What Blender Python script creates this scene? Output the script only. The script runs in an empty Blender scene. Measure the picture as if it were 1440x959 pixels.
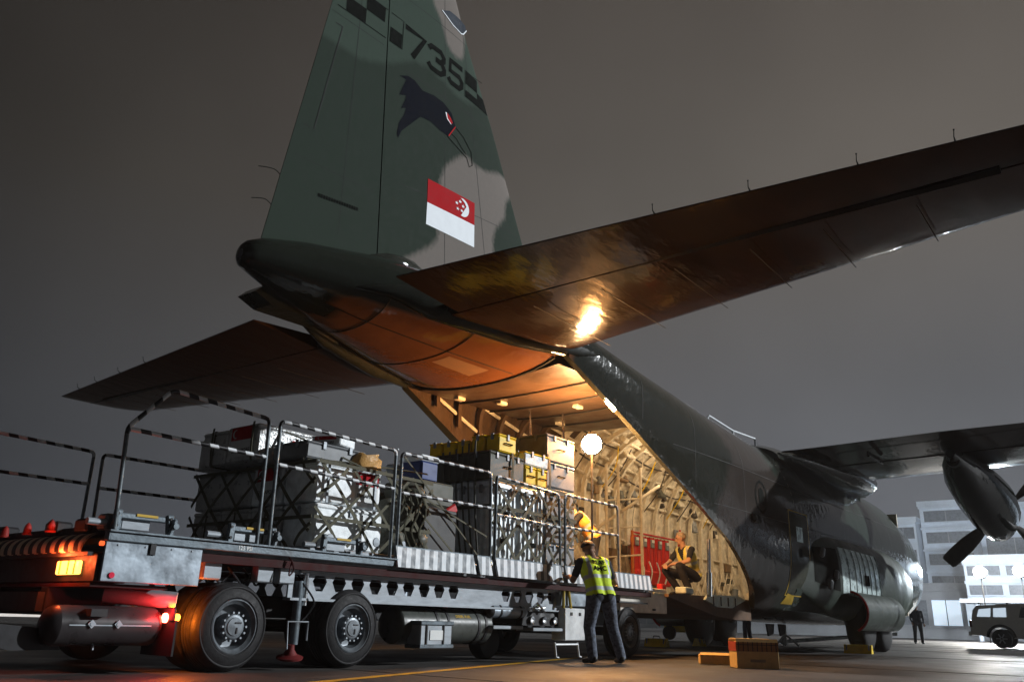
import bpy, bmesh, math, random
from mathutils import Vector, Matrix, Quaternion, noise
from mathutils.bvhtree import BVHTree
random.seed(7)
SC = bpy.context.scene
COL = SC.collection
R = math.radians

# ------------------------------------------------------------------ camera
cam = bpy.data.cameras.new('camera'); camo = bpy.data.objects.new('camera', cam); COL.objects.link(camo)
cam.sensor_width = 36.0; cam.lens = 29.18; cam.clip_start = 0.05; cam.clip_end = 3000
_f = Vector((-0.576376, 0.751949, 0.319943)); _r = Vector((0.798457, 0.601548, 0.024625)); _u = Vector((0.173944, -0.269654, 0.947117))
m = Matrix((_r, _u, -_f)).transposed().to_4x4(); m.translation = Vector((8.487, 0, 0.514)); camo.matrix_world = m
SC.camera = camo

# ------------------------------------------------------------------ world: overcast night sky lit by the city
w = bpy.data.worlds.new('World'); SC.world = w; w.use_nodes = True
nt = w.node_tree; nt.nodes.clear()
def N(t, typ, **kw):
    n = t.nodes.new(typ)
    for k, v in kw.items(): setattr(n, k, v)
    return n
out = N(nt, 'ShaderNodeOutputWorld'); bg = N(nt, 'ShaderNodeBackground'); tc = N(nt, 'ShaderNodeTexCoord')
sep = N(nt, 'ShaderNodeSeparateXYZ'); nt.links.new(tc.outputs['Generated'], sep.inputs[0])
ramp = N(nt, 'ShaderNodeValToRGB'); nt.links.new(sep.outputs['Z'], ramp.inputs[0])
cr = ramp.color_ramp
cr.elements[0].position = 0.0; cr.elements[0].color = (.060, .068, .086, 1)
cr.elements[1].position = .9; cr.elements[1].color = (.070, .058, .050, 1)
e = cr.elements.new(.22); e.color = (.083, .085, .092, 1)
e = cr.elements.new(.45); e.color = (.088, .079, .070, 1)
dotn = N(nt, 'ShaderNodeVectorMath', operation='DOT_PRODUCT'); dotn.inputs[1].default_value = (.0, .98, .1)
nt.links.new(tc.outputs['Generated'], dotn.inputs[0])
mr = N(nt, 'ShaderNodeMapRange', interpolation_type='SMOOTHSTEP'); nt.links.new(dotn.outputs['Value'], mr.inputs[0])
mr.inputs[1].default_value = .1; mr.inputs[2].default_value = 1.0; mr.inputs[3].default_value = .25; mr.inputs[4].default_value = 1.27
nz = N(nt, 'ShaderNodeTexNoise'); nz.inputs['Scale'].default_value = 1.6; nz.inputs['Detail'].default_value = 4; nz.inputs['Roughness'].default_value = .45
nt.links.new(tc.outputs['Generated'], nz.inputs['Vector'])
mr2 = N(nt, 'ShaderNodeMapRange'); nt.links.new(nz.outputs[0], mr2.inputs[0]); mr2.inputs[1].default_value = .3; mr2.inputs[2].default_value = .7; mr2.inputs[3].default_value = .74; mr2.inputs[4].default_value = 1.2
mul = N(nt, 'ShaderNodeMath', operation='MULTIPLY'); nt.links.new(mr.outputs[0], mul.inputs[0]); nt.links.new(mr2.outputs[0], mul.inputs[1])
nt.links.new(ramp.outputs[0], bg.inputs['Color']); nt.links.new(mul.outputs[0], bg.inputs['Strength']); nt.links.new(bg.outputs[0], out.inputs[0])

# ------------------------------------------------------------------ the apron floodlight far to starboard, as the one sun lamp
sl = bpy.data.lights.new('sun', 'SUN'); sl.energy = 4.5; sl.angle = R(.9); sl.color = (.93, .97, 1.0)
so = bpy.data.objects.new('sun', sl); COL.objects.link(so)
AZ, EL = R(46), R(20)
so.rotation_euler = Vector((-math.cos(EL)*math.cos(AZ), -math.cos(EL)*math.sin(AZ), -math.sin(EL))).to_track_quat('-Z', 'Y').to_euler()
so.location = (60, 30, 20)
SC.view_settings.view_transform = 'Standard'; SC.view_settings.look = 'None'; SC.view_settings.exposure = 0; SC.view_settings.gamma = 1
SC.view_settings.use_curve_mapping = False
SC.cycles.use_denoising = True
SC.cycles.max_bounces = 6; SC.cycles.sample_clamp_indirect = 6

# ------------------------------------------------------------------ materials
MATS = {}
def mat(name, col, rough=.5, metal=0, nscale=6, namp=.18, bump=0, bscale=30, coat=0, coatr=.1, spec=.18, emit=None, estr=0, rvar=.12, attr=None, stretch=(1,1,1), trans=0, dirt=0):
    """procedural surface: base colour with grain, uneven gloss and fine relief"""
    if name in MATS: return MATS[name]
    mt = bpy.data.materials.new(name); mt.use_nodes = True; t = mt.node_tree; t.nodes.clear()
    o = N(t, 'ShaderNodeOutputMaterial'); p = N(t, 'ShaderNodeBsdfPrincipled'); t.links.new(p.outputs[0], o.inputs[0])
    tc = N(t, 'ShaderNodeTexCoord'); mp = N(t, 'ShaderNodeMapping'); mp.inputs['Scale'].default_value = stretch
    t.links.new(tc.outputs['Object'], mp.inputs[0])
    n1 = N(t, 'ShaderNodeTexNoise'); n1.inputs['Scale'].default_value = nscale; n1.inputs['Detail'].default_value = 6; n1.inputs['Roughness'].default_value = .6
    t.links.new(mp.outputs[0], n1.inputs['Vector'])
    r1 = N(t, 'ShaderNodeMapRange'); t.links.new(n1.outputs[0], r1.inputs[0]); r1.inputs[1].default_value = .3; r1.inputs[2].default_value = .7; r1.inputs[3].default_value = 1-namp; r1.inputs[4].default_value = 1+namp
    mx = N(t, 'ShaderNodeMix', data_type='RGBA', blend_type='MULTIPLY'); mx.inputs['Factor'].default_value = 1
    if attr:
        a = N(t, 'ShaderNodeVertexColor'); a.layer_name = attr; t.links.new(a.outputs[0], mx.inputs['A'])
    else: mx.inputs['A'].default_value = (*col, 1)
    t.links.new(r1.outputs[0], mx.inputs['B'])
    last = mx.outputs['Result']
    if dirt:
        n3 = N(t, 'ShaderNodeTexNoise'); n3.inputs['Scale'].default_value = nscale*.35; n3.inputs['Detail'].default_value = 8; n3.inputs['Roughness'].default_value = .7
        t.links.new(mp.outputs[0], n3.inputs['Vector'])
        r3 = N(t, 'ShaderNodeMapRange'); t.links.new(n3.outputs[0], r3.inputs[0]); r3.inputs[1].default_value = .5; r3.inputs[2].default_value = .68; r3.inputs[3].default_value = 0; r3.inputs[4].default_value = dirt
        m3 = N(t, 'ShaderNodeMix', data_type='RGBA'); t.links.new(r3.outputs[0], m3.inputs['Factor']); t.links.new(last, m3.inputs['A']); m3.inputs['B'].default_value = (.045, .04, .035, 1)
        last = m3.outputs['Result']
    t.links.new(last, p.inputs['Base Color'])
    r2 = N(t, 'ShaderNodeMapRange'); t.links.new(n1.outputs[0], r2.inputs[0]); r2.inputs[1].default_value = .3; r2.inputs[2].default_value = .7; r2.inputs[3].default_value = max(.02, rough-rvar); r2.inputs[4].default_value = min(1, rough+rvar)
    t.links.new(r2.outputs[0], p.inputs['Roughness'])
    p.inputs['Metallic'].default_value = metal; p.inputs['Specular IOR Level'].default_value = spec
    p.inputs['Coat Weight'].default_value = coat; p.inputs['Coat Roughness'].default_value = coatr
    if trans: p.inputs['Transmission Weight'].default_value = trans
    if emit: p.inputs['Emission Color'].default_value = (*emit, 1); p.inputs['Emission Strength'].default_value = estr
    if bump:
        n2 = N(t, 'ShaderNodeTexNoise'); n2.inputs['Scale'].default_value = bscale; n2.inputs['Detail'].default_value = 3
        t.links.new(mp.outputs[0], n2.inputs['Vector'])
        b = N(t, 'ShaderNodeBump'); b.inputs['Strength'].default_value = 1; b.inputs['Distance'].default_value = bump
        t.links.new(n2.outputs[0], b.inputs['Height']); t.links.new(b.outputs[0], p.inputs['Normal'])
        if coat: t.links.new(b.outputs[0], p.inputs['Coat Normal'])
    MATS[name] = mt; return mt
def stripes(name, ca, cb, vec, period, duty=.5, rough=.4, metal=0):
    """two-tone hazard tape: stripes across the direction vec (object coordinates)"""
    mt = mat(name, ca, rough, metal, namp=.2, nscale=14); t = mt.node_tree
    p = [n for n in t.nodes if n.type == 'BSDF_PRINCIPLED'][0]; mx = [n for n in t.nodes if n.type == 'MIX'][0]
    tc = [n for n in t.nodes if n.type == 'TEX_COORD'][0]
    d = N(t, 'ShaderNodeVectorMath', operation='DOT_PRODUCT'); d.inputs[1].default_value = vec; t.links.new(tc.outputs['Object'], d.inputs[0])
    dv = N(t, 'ShaderNodeMath', operation='DIVIDE'); t.links.new(d.outputs['Value'], dv.inputs[0]); dv.inputs[1].default_value = period
    fr = N(t, 'ShaderNodeMath', operation='FRACT'); t.links.new(dv.outputs[0], fr.inputs[0])
    gt = N(t, 'ShaderNodeMath', operation='GREATER_THAN'); t.links.new(fr.outputs[0], gt.inputs[0]); gt.inputs[1].default_value = duty
    m2 = N(t, 'ShaderNodeMix', data_type='RGBA'); t.links.new(gt.outputs[0], m2.inputs['Factor']); m2.inputs['A'].default_value = (*ca, 1); m2.inputs['B'].default_value = (*cb, 1)
    t.links.new(m2.outputs['Result'], mx.inputs['A']); return mt

PAINT = mat('aircraft camouflage paint', (1,1,1), .55, nscale=3, namp=.10, attr='camo', coat=.9, coatr=.08, bump=.011, bscale=4.2, spec=0, rvar=.1)
PAINTM = mat('satin camouflage paint', (1,1,1), .45, nscale=3, namp=.12, attr='camo', coat=.08, coatr=.12, bump=.008, bscale=3.6, spec=.08)
FINP = mat('matt fin camouflage paint', (1,1,1), .7, nscale=9, namp=.05, attr='camo', bump=.0006, bscale=40, spec=.02)
PAINTD = mat('aircraft dark green paint', (.022,.024,.020), .5, nscale=3, namp=.2, coat=.8, coatr=.05, bump=.012, bscale=5, spec=0, rvar=.1)
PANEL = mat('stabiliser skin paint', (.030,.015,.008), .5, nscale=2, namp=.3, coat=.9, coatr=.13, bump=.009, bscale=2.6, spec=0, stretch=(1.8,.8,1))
SEAM = mat('dark seam sealant', (.012,.012,.012), .7)
BLACK = mat('black rubber', (.014,.014,.015), .75, bump=.002, bscale=60)
MARK = mat('black stencil paint', (.006,.007,.006), .8, spec=.02)
RED = mat('red marking paint', (.34,.014,.018), .7, namp=.06, spec=.02)
WHITEP = mat('white marking paint', (.74,.78,.82), .7, namp=.04, spec=.02)
YELP = mat('yellow marking paint', (.42,.27,.03), .5)
ALU = mat('bare aluminium skin', (.52,.62,.61), .30, metal=.4, nscale=5, namp=.12, bump=.006, bscale=6)
BAY = mat('cream bay insulation', (.60,.54,.43), .65, nscale=5, namp=.4, bump=.03, bscale=9, dirt=.25)
FRAME = mat('cream bay frame', (.58,.52,.41), .5, nscale=9, namp=.2)
DARKEQ = mat('dark bay equipment', (.05,.042,.035), .5)
SEATRED = mat('red webbing', (.50,.025,.015), .7, bump=.004, bscale=40)
STEEL = mat('blue grey steel paint', (.11,.135,.155), .42, metal=.25, nscale=9, namp=.25, bump=.002, bscale=40, dirt=.5)
GALV = mat('brushed galvanised steel', (.24,.265,.29), .52, metal=.25, nscale=8, namp=.2, bump=.003, bscale=14, dirt=.35, stretch=(1,.3,1))
PANELG = mat('polished side panel', (.22,.255,.29), .36, metal=.45, nscale=5, namp=.22, bump=.006, bscale=5, dirt=.35, rvar=.14)
DARKM = mat('dark chassis paint', (.016,.016,.018), .55, spec=.2, nscale=12, namp=.4, dirt=.4)
REDM = mat('dark red underframe paint', (.030,.006,.006), .6, spec=.08, nscale=10, namp=.3)
REDB = mat('bright red paint', (.40,.02,.02), .45)
TYRE = mat('tyre rubber', (.014,.014,.015), .62, nscale=20, namp=.35, bump=.003, bscale=50, spec=.15)
RIM = mat('grey wheel steel', (.12,.135,.15), .42, metal=.3, nscale=14, namp=.25, dirt=.6)
TANKM = mat('dark green grey tank', (.055,.06,.055), .35, nscale=9, namp=.25)
CHROME = mat('bright steel rod', (.75,.77,.78), .15, metal=1)
TAPE = stripes('black and white tape', (.015,.015,.017), (.50,.52,.54), (.55,1,.45), .20, .52)
GUARD = stripes('white and grey guard', (.065,.08,.095), (.42,.45,.48), (0,1,-.28), .155, .5, .45, 0)
REARST = stripes('black and cream guard', (.02,.02,.02), (.50,.43,.30), (1,0,.65), .165, .5, .5)
FOIL = mat('silver foil wrap', (.50,.51,.51), .34, metal=.45, nscale=9, namp=.2, bump=.03, bscale=22, rvar=.12)
WHITEBOX = mat('white crate paint', (.74,.78,.80), .42, nscale=12, namp=.14, bump=.008, bscale=16, dirt=.3)
GREYBOX = mat('grey transit case', (.17,.18,.19), .45, nscale=9, namp=.2, dirt=.3)
OLIVE = mat('olive transit case', (.075,.075,.06), .5, nscale=9, namp=.25, dirt=.3)
SILVER = mat('silver ribbed case', (.56,.60,.62), .40, metal=.35, nscale=9, namp=.18, dirt=.3)
YELLOW = mat('yellow plastic case', (.74,.50,.02), .38, nscale=9, namp=.14, dirt=.15)
BLUE = mat('blue plastic', (.03,.05,.16), .4)
STRAP = mat('olive cargo webbing', (.085,.082,.058), .8, nscale=40, namp=.3, bump=.003, bscale=90)
LABEL = mat('white paper label', (.58,.60,.60), .6, namp=.05)
CARD = mat('brown cardboard', (.60,.42,.17), .7, nscale=15, namp=.12, bump=.002, bscale=30)
CARDP = mat('printed brown cardboard', (.30,.15,.055), .7, nscale=15, namp=.15)
SKIN = mat('skin', (.42,.24,.16), .5, nscale=20, namp=.08, spec=.35)
SKIND = mat('tanned skin', (.20,.11,.07), .5, nscale=20, namp=.1)
HAIRB = mat('black hair', (.012,.011,.01), .6, nscale=60, namp=.5, bump=.006, bscale=90)
HAIRG = mat('grey hair', (.30,.25,.20), .7, nscale=60, namp=.4, bump=.006, bscale=90)
SHIRT = mat('navy shirt', (.022,.024,.032), .8, bump=.004, bscale=30)
TROUS = mat('pixel camouflage trousers', (.085,.10,.13), .85, nscale=28, namp=.75, bump=.012, bscale=11)
DARKT = mat('dark trousers', (.022,.022,.026), .85, bump=.010, bscale=12)
BOOT = mat('black boot leather', (.012,.012,.012), .5)
VESTG = mat('lime high visibility cloth', (.55,.72,.03), .7, nscale=9, namp=.12, bump=.012, bscale=9)
VESTO = mat('orange yellow high visibility cloth', (.72,.30,.05), .7, nscale=9, namp=.12, bump=.012, bscale=9)
VESTY = mat('pale yellow high visibility cloth', (.64,.58,.14), .7, nscale=9, namp=.12, bump=.012, bscale=9)
REFL = mat('grey reflective tape', (.36,.39,.38), .4)
CONC = mat('pale rendered concrete', (.62,.70,.80), .75, nscale=.6, namp=.12, bump=.01, bscale=3)
CONCD = mat('grey rendered concrete', (.30,.32,.35), .75, nscale=.6, namp=.15)
GLASS = mat('dark window glass', (.05,.06,.075), .12, spec=.8, namp=.1)
BWIN = mat('grey tinted building glass', (.17,.19,.22), .3, namp=.15)
LITWIN = mat('lit window', (.5,.6,.7), .4, emit=(.72,.86,1), estr=.7)
CARPAINT = mat('white car paint', (.80,.80,.78), .35, coat=.6, coatr=.08, namp=.05)

# ------------------------------------------------------------------ geometry helpers
class G:
    def __init__(s): s.v = []; s.f = []; s.mi = []; s.m = 0
    def add(s, v, f):
        o = len(s.v); s.v += [Vector(q) for q in v]
        for q in f: s.f.append([i+o for i in q]); s.mi.append(s.m)
        return s
    def box(s, c, d, rot=(0,0,0), bev=0):
        c = Vector(c); d = Vector(d)/2; q = Matrix.Identity(3)
        if any(rot): q = (Matrix.Rotation(rot[2],3,'Z') @ Matrix.Rotation(rot[1],3,'Y') @ Matrix.Rotation(rot[0],3,'X'))
        if bev:
            b = min(bev, min(d)*.9); P = []
            for sx in (-1,1):
                for sy in (-1,1):
                    for sz in (-1,1):
                        P += [(sx*d.x, sy*(d.y-b), sz*(d.z-b)), (sx*(d.x-b), sy*d.y, sz*(d.z-b)), (sx*(d.x-b), sy*(d.y-b), sz*d.z)]
            idx = lambda sx,sy,sz,k: ((sx>0)*4+(sy>0)*2+(sz>0))*3+k
            F = []
            for a in (-1,1):
                F.append([idx(a,y,z,0) for y,z in ((-1,-1),(1,-1),(1,1),(-1,1))]); F.append([idx(x,a,z,1) for x,z in ((-1,-1),(1,-1),(1,1),(-1,1))]); F.append([idx(x,y,a,2) for x,y in ((-1,-1),(1,-1),(1,1),(-1,1))])
                for b2 in (-1,1):
                    F.append([idx(a,b2,-1,0), idx(a,b2,1,0), idx(a,b2,1,1), idx(a,b2,-1,1)])
                    F.append([idx(a,-1,b2,0), idx(a,1,b2,0), idx(a,1,b2,2), idx(a,-1,b2,2)])
                    F.append([idx(-1,a,b2,1), idx(1,a,b2,1), idx(1,a,b2,2), idx(-1,a,b2,2)])
                    for c2 in (-1,1): F.append([idx(a,b2,c2,0), idx(a,b2,c2,1), idx(a,b2,c2,2)])
            return s.add([c + q @ Vector(p) for p in P], F)
        P = [(x*d.x,y*d.y,z*d.z) for x in (-1,1) for y in (-1,1) for z in (-1,1)]
        return s.add([c + q @ Vector(p) for p in P], [(0,1,3,2),(4,6,7,5),(0,4,5,1),(2,3,7,6),(0,2,6,4),(1,5,7,3)])
    def cyl(s, a, b, r, r2=None, n=14, caps=True):
        a = Vector(a); b = Vector(b); r2 = r if r2 is None else r2
        return s.loft([ring(a, b-a, r, n), ring(b, b-a, r2, n)], caps)
    def loft(s, rings, caps=True, closed=True):
        n = len(rings[0]); o = len(s.v)
        for rg in rings: s.v += [Vector(p) for p in rg]
        for i in range(len(rings)-1):
            for j in range(n if closed else n-1):
                s.f.append([o+i*n+j, o+i*n+(j+1)%n, o+(i+1)*n+(j+1)%n, o+(i+1)*n+j]); s.mi.append(s.m)
        if caps:
            s.f.append([o+j for j in range(n)][::-1]); s.f.append([o+(len(rings)-1)*n+j for j in range(n)]); s.mi += [s.m]*2
        return s
    def tube(s, pts, r, n=8, caps=True):
        pts = [Vector(p) for p in pts]; rg = []; up = None
        for i, p in enumerate(pts):
            d = (pts[min(i+1,len(pts)-1)] - pts[max(i-1,0)]).normalized()
            if up is None: up = d.orthogonal().normalized()
            up = (up - d*up.dot(d)); up = up.normalized() if up.length > 1e-5 else d.orthogonal().normalized()
            sd = d.cross(up); rr = r[i] if isinstance(r, (list,tuple)) else r
            rg.append([p + (up*math.cos(2*math.pi*k/n) + sd*math.sin(2*math.pi*k/n))*rr for k in range(n)])
        return s.loft(rg, caps)
    def prism(s, poly, ax, a, b):
        """extrude a 2-D outline along axis ax from a to b"""
        def P(p, t): return {'x': (t,p[0],p[1]), 'y': (p[0],t,p[1]), 'z': (p[0],p[1],t)}[ax]
        n = len(poly)
        return s.add([P(p,a) for p in poly]+[P(p,b) for p in poly], [list(range(n))[::-1], [n+i for i in range(n)]]+[[i,(i+1)%n,n+(i+1)%n,n+i] for i in range(n)])
    def ball(s, c, r, n=12, k=8):
        c = Vector(c); r = Vector(r) if hasattr(r,'__len__') else Vector((r,r,r)); rg = []
        for i in range(k+1):
            a = -math.pi/2 + math.pi*i/k; rr = max(math.cos(a), .02)
            rg.append([c + Vector((r.x*rr*math.cos(2*math.pi*j/n), r.y*rr*math.sin(2*math.pi*j/n), r.z*math.sin(a))) for j in range(n)])
        return s.loft(rg)
    def lathe(s, c, axis, prof, n=24, caps=True):
        """prof: (distance along axis, radius)"""
        c = Vector(c); axis = Vector(axis).normalized()
        return s.loft([ring(c+axis*d, axis, max(r,.0005), n) for d, r in prof], caps)
def ring(c, ax, r, n):
    ax = Vector(ax).normalized(); u = ax.orthogonal().normalized()
    if abs(ax.z) < .9: u = (Vector((0,0,1)) - ax*ax.z).normalized()
    v = ax.cross(u); return [Vector(c) + (u*math.cos(2*math.pi*k/n) + v*math.sin(2*math.pi*k/n))*r for k in range(n)]
def bez(pts, n=8):
    """smooth polyline through points"""
    pts = [Vector(p) for p in pts]; o = []
    for i in range(len(pts)-1):
        p0, p1, p2, p3 = pts[max(i-1,0)], pts[i], pts[i+1], pts[min(i+2,len(pts)-1)]
        for k in range(n):
            t = k/n; o.append(.5*((2*p1)+(p2-p0)*t+(2*p0-5*p1+4*p2-p3)*t*t+(3*p1-p0-3*p2+p3)*t**3))
    return o+[pts[-1]]
def meshdata(name, g, shift=Vector((0,0,0)), mats=(), smooth=None):
    me = bpy.data.meshes.new(name); me.from_pydata([v-shift for v in g.v], [], g.f)
    for mm in mats: me.materials.append(mm)
    if len(mats) > 1:
        for p, i in zip(me.polygons, g.mi): p.material_index = i
    bm = bmesh.new(); bm.from_mesh(me); bmesh.ops.recalc_face_normals(bm, faces=bm.faces)
    if smooth is not None:
        for fc in bm.faces: fc.smooth = True
        for ed in bm.edges:
            if len(ed.link_faces) == 2 and ed.calc_face_angle(0) > R(smooth): ed.smooth = False
    bm.to_mesh(me); bm.free(); return me
def wloc(o):
    v = Vector((0,0,0))
    while o: v += o.location; o = o.parent
    return v
def obj(name, g, mt, parent=None, smooth=None, label=None):
    """one mesh object; geometry is given in world coordinates"""
    if isinstance(mt, str): mt = MATS[mt]
    mats = mt if isinstance(mt, (list,tuple)) else [mt]
    if parent is None:
        xs = [v.x for v in g.v]; ys = [v.y for v in g.v]; zs = [v.z for v in g.v]
        sh = Vector(((min(xs)+max(xs))/2, (min(ys)+max(ys))/2, min(zs)))
    else: sh = wloc(parent)
    o = bpy.data.objects.new(name, meshdata(name, g, sh, mats, smooth)); COL.objects.link(o)
    if parent is None: o.location = sh
    else: o.parent = parent
    if label: o['label'] = label
    return o
def tag(o, label, cat=None, group=None, kind=None):
    if label: o['label'] = label
    if cat: o['category'] = cat
    if group: o['group'] = group
    if kind: o['kind'] = kind
    return o
def thing(name, label, cat, loc=(0,0,0), group=None):
    o = bpy.data.objects.new(name, None); COL.objects.link(o); o.location = loc; o.empty_display_size = .2
    return tag(o, label, cat, group)
def mcopy(o, parent, dloc=(0,0,0), rot=None):
    c = o.copy(); COL.objects.link(c); c.parent = parent; c.location = o.location + Vector(dloc)
    if rot is not None: c.rotation_euler = rot
    for ch in list(o.children): mcopy(ch, c)
    return c
def text_geo(txt, size, fn, extrude=0, align='CENTER', bold=0):
    cu = bpy.data.curves.new('t', 'FONT'); cu.body = txt; cu.size = size; cu.align_x = align; cu.align_y = 'CENTER'; cu.offset = bold; cu.resolution_u = 3
    o = bpy.data.objects.new('t', cu); COL.objects.link(o); dg = bpy.context.evaluated_depsgraph_get(); dg.update()
    me = bpy.data.meshes.new_from_object(o.evaluated_get(dg)); g = G(); g.add([fn(v.co.x, v.co.y) for v in me.vertices], [list(p.vertices) for p in me.polygons])
    bpy.data.objects.remove(o); bpy.data.curves.remove(cu); bpy.data.meshes.remove(me); return g
def drape(polys, bvh, off=.008, cut=.25, frm=1, mapf=None):
    """flat (y,z) outlines laid on a curved skin by casting along x"""
    bm = bmesh.new()
    for pl in polys:
        vs = [bm.verts.new((0,p[0],p[1])) for p in pl]
        try: bm.faces.new(vs)
        except ValueError: pass
    bmesh.ops.triangulate(bm, faces=bm.faces)
    for _ in range(6):
        es = [e for e in bm.edges if e.calc_length() > cut]
        if not es: break
        bmesh.ops.subdivide_edges(bm, edges=es, cuts=1)
        bmesh.ops.triangulate(bm, faces=bm.faces)
    g = G(); bm.verts.index_update(); V = []
    lastx = 0
    for v in bm.verts:
        h, nrm, i, d = bvh.ray_cast(Vector((6*frm, v.co.y, v.co.z)), Vector((-frm,0,0)))
        if h: lastx = h.x
        V.append(Vector((lastx + off*frm, v.co.y, v.co.z)))
    g.add(V, [[v.index for v in fc.verts] for fc in bm.faces]); bm.free(); return g
def bvh_of(g): return BVHTree.FromPolygons([tuple(v) for v in g.v], g.f)
def stroke(pts, wd, closed=False):
    """thick polyline as quads (list of outlines)"""
    out = []; P = [Vector((p[0],p[1],0)) for p in pts]
    offs = []
    for i, p in enumerate(P):
        a = P[i-1] if (i or closed) else p; b = P[(i+1)%len(P)] if (i < len(P)-1 or closed) else p
        d = (b-a).normalized(); nn = Vector((-d.y,d.x,0)); offs.append((p+nn*wd/2, p-nn*wd/2))
    for i in range(len(P)-(0 if closed else 1)):
        a, b = offs[i], offs[(i+1)%len(P)]; out.append([(a[0].x,a[0].y),(b[0].x,b[0].y),(b[1].x,b[1].y),(a[1].x,a[1].y)])
    return out
def inpoly(y, z, poly):
    c = False; n = len(poly)
    for i in range(n):
        a, b = poly[i], poly[i-1]
        if (a[1] > z) != (b[1] > z) and y < (b[0]-a[0])*(z-a[1])/(b[1]-a[1])+a[0]: c = not c
    return c
def lerp(tab, x):
    if x <= tab[0][0]: return tab[0][1:]
    for a, b in zip(tab, tab[1:]):
        if x <= b[0]:
            t = (x-a[0])/(b[0]-a[0]); return [a[i]+(b[i]-a[i])*t for i in range(1,len(a))]
    return tab[-1][1:]
def lamp(name, loc, energy, color, size=.1, parent=None, spot=None, direction=None):
    l = bpy.data.lights.new(name, 'SPOT' if spot else 'POINT'); l.energy = energy; l.color = color; l.shadow_soft_size = size
    if spot: l.spot_size = spot; l.spot_blend = .6
    o = bpy.data.objects.new(name, l); COL.objects.link(o); o.location = loc
    if direction: o.rotation_euler = Vector(direction).to_track_quat('-Z','Y').to_euler()
    if parent: o.location = Vector(loc)-wloc(parent); o.parent = parent
    return o

# ------------------------------------------------------------------ ground
gm = mat('apron asphalt', (.038,.035,.033), .6, nscale=.7, namp=.5, bump=.006, bscale=45, rvar=.2, spec=.25, dirt=.4)
g = G(); g.add([(-600,-200,0),(600,-200,0),(600,800,0),(-600,800,0)], [(0,1,2,3)])
o = obj('apron_ground', g, gm); tag(o, 'dark asphalt apron', kind='structure')
g = G(); pth = [(3.9,1.0),(2.64,5.4),(1.74,8.69),(.6,12.9)]
g.add([(x-.07,y,.004) for x,y in pth]+[(x+.07,y,.004) for x,y in pth], [(i,i+1,i+5,i+4) for i in range(3)])
o = obj('painted_line', g, mat('worn yellow road paint', (.50,.28,.02), .6, nscale=9, namp=.3, dirt=.5)); tag(o, 'worn yellow line painted on the apron', kind='structure')
# concrete slab joints of the apron
g = G()
for yy in range(-8, 70, 7): g.box((0,yy+.4,.002), (120,.03,.003))
for xx in range(-35, 43, 7): g.box((xx+.9,30,.0025), (.03,120,.003))
o = obj('apron_joints', g, mat('tar joint', (.012,.012,.012), .45)); tag(o, 'tar filled joints of the apron slabs', kind='structure')

# ------------------------------------------------------------------ the aircraft
AC = thing('transport_aircraft', 'camouflaged four engine military cargo aircraft with open tail ramp', 'aircraft', (0,18,0))
# station y (m forward of the camera line), top, bottom, half width, squareness
SEC = [(5.45,4.88,4.70,.08,2),(5.50,4.97,4.63,.17,2),(5.7,5.08,4.58,.27,2),(6.2,5.22,4.47,.48,2.0),(7.2,5.38,4.32,.86,2.1),(8.6,5.44,4.23,1.34,2.2),(10.2,5.36,4.2,1.82,2.15),
 (12,5.25,3.45,1.95,2.1),(14,5.16,2.6,2.05,2.1),(15.5,5.08,1.95,2.1,2.1),(18.9,4.97,.68,2.16,2.1),(26,4.95,.65,2.16,2.1),(29,4.85,.68,2.14,2.1),(31,4.5,.72,2.04,2.1),(32.4,3.95,.8,1.85,2.1),(33.6,3.4,.95,1.5,2.1),(34.6,2.85,1.2,1.0,2.1),(35.15,2.4,1.5,.55,2),(35.33,2.1,1.8,.2,2)]
EDGE = [(10.2,4.40,1.62),(15.5,2.03,1.72),(17.4,.95,1.72),(18.0,.74,1.6),(18.9,.70,1.0)]      # lower edge of the side walls round the ramp opening
OPENB = [(10.2,3.2),(12,2.25),(14,1.40),(15.5,.95),(17.4,.70),(18.9,.66)]           # where the side walls would meet below, were the opening closed
def spt(y, th, k=1.0, dz=0):
    top, bot, hw, n = lerp(SEC, y); c = (top+bot)/2; r = (top-bot)/2; co, si = math.cos(th), math.sin(th)
    if 10.2 < y < 18.9 and si < 0: r = c-lerp(OPENB, y)[0]
    if si < 0: n += 1.9*max(0, min(1, (y-10.2)/6))*max(0, min(1, (33-y)/4))
    return Vector((hw*k*math.copysign(abs(co)**(2/n), co), y, c+dz+r*k*math.copysign(abs(si)**(2/n), si)))
def edge_th(y):
    ze, _ = lerp(EDGE, y); lo, hi = -math.pi/2, 0
    for _ in range(40):
        mid = (lo+hi)/2
        if spt(y, mid).z < ze: lo = mid
        else: hi = mid
    return lo
def fus_rings(ys, nseg, k=1.0, opened=False):
    rg = []
    for y in ys:
        if opened:
            a = edge_th(y); rg.append([spt(y, a+(math.pi-2*a)*j/nseg, k) for j in range(nseg+1)])
        else: rg.append([spt(y, -math.pi/2+2*math.pi*j/nseg, k) for j in range(nseg)])
    return rg
fr = lambda a,b,n: [a+(b-a)*i/n for i in range(n+1)]
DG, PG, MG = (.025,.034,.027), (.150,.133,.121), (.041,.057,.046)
FDG, FPG, FMG, BELLY_GLOW = (.019,.021,.017), (.042,.035,.031), (.030,.042,.033), (.16,.062,.025)  # belly colour is tinted orange to carry the work lamp's glow
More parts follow.
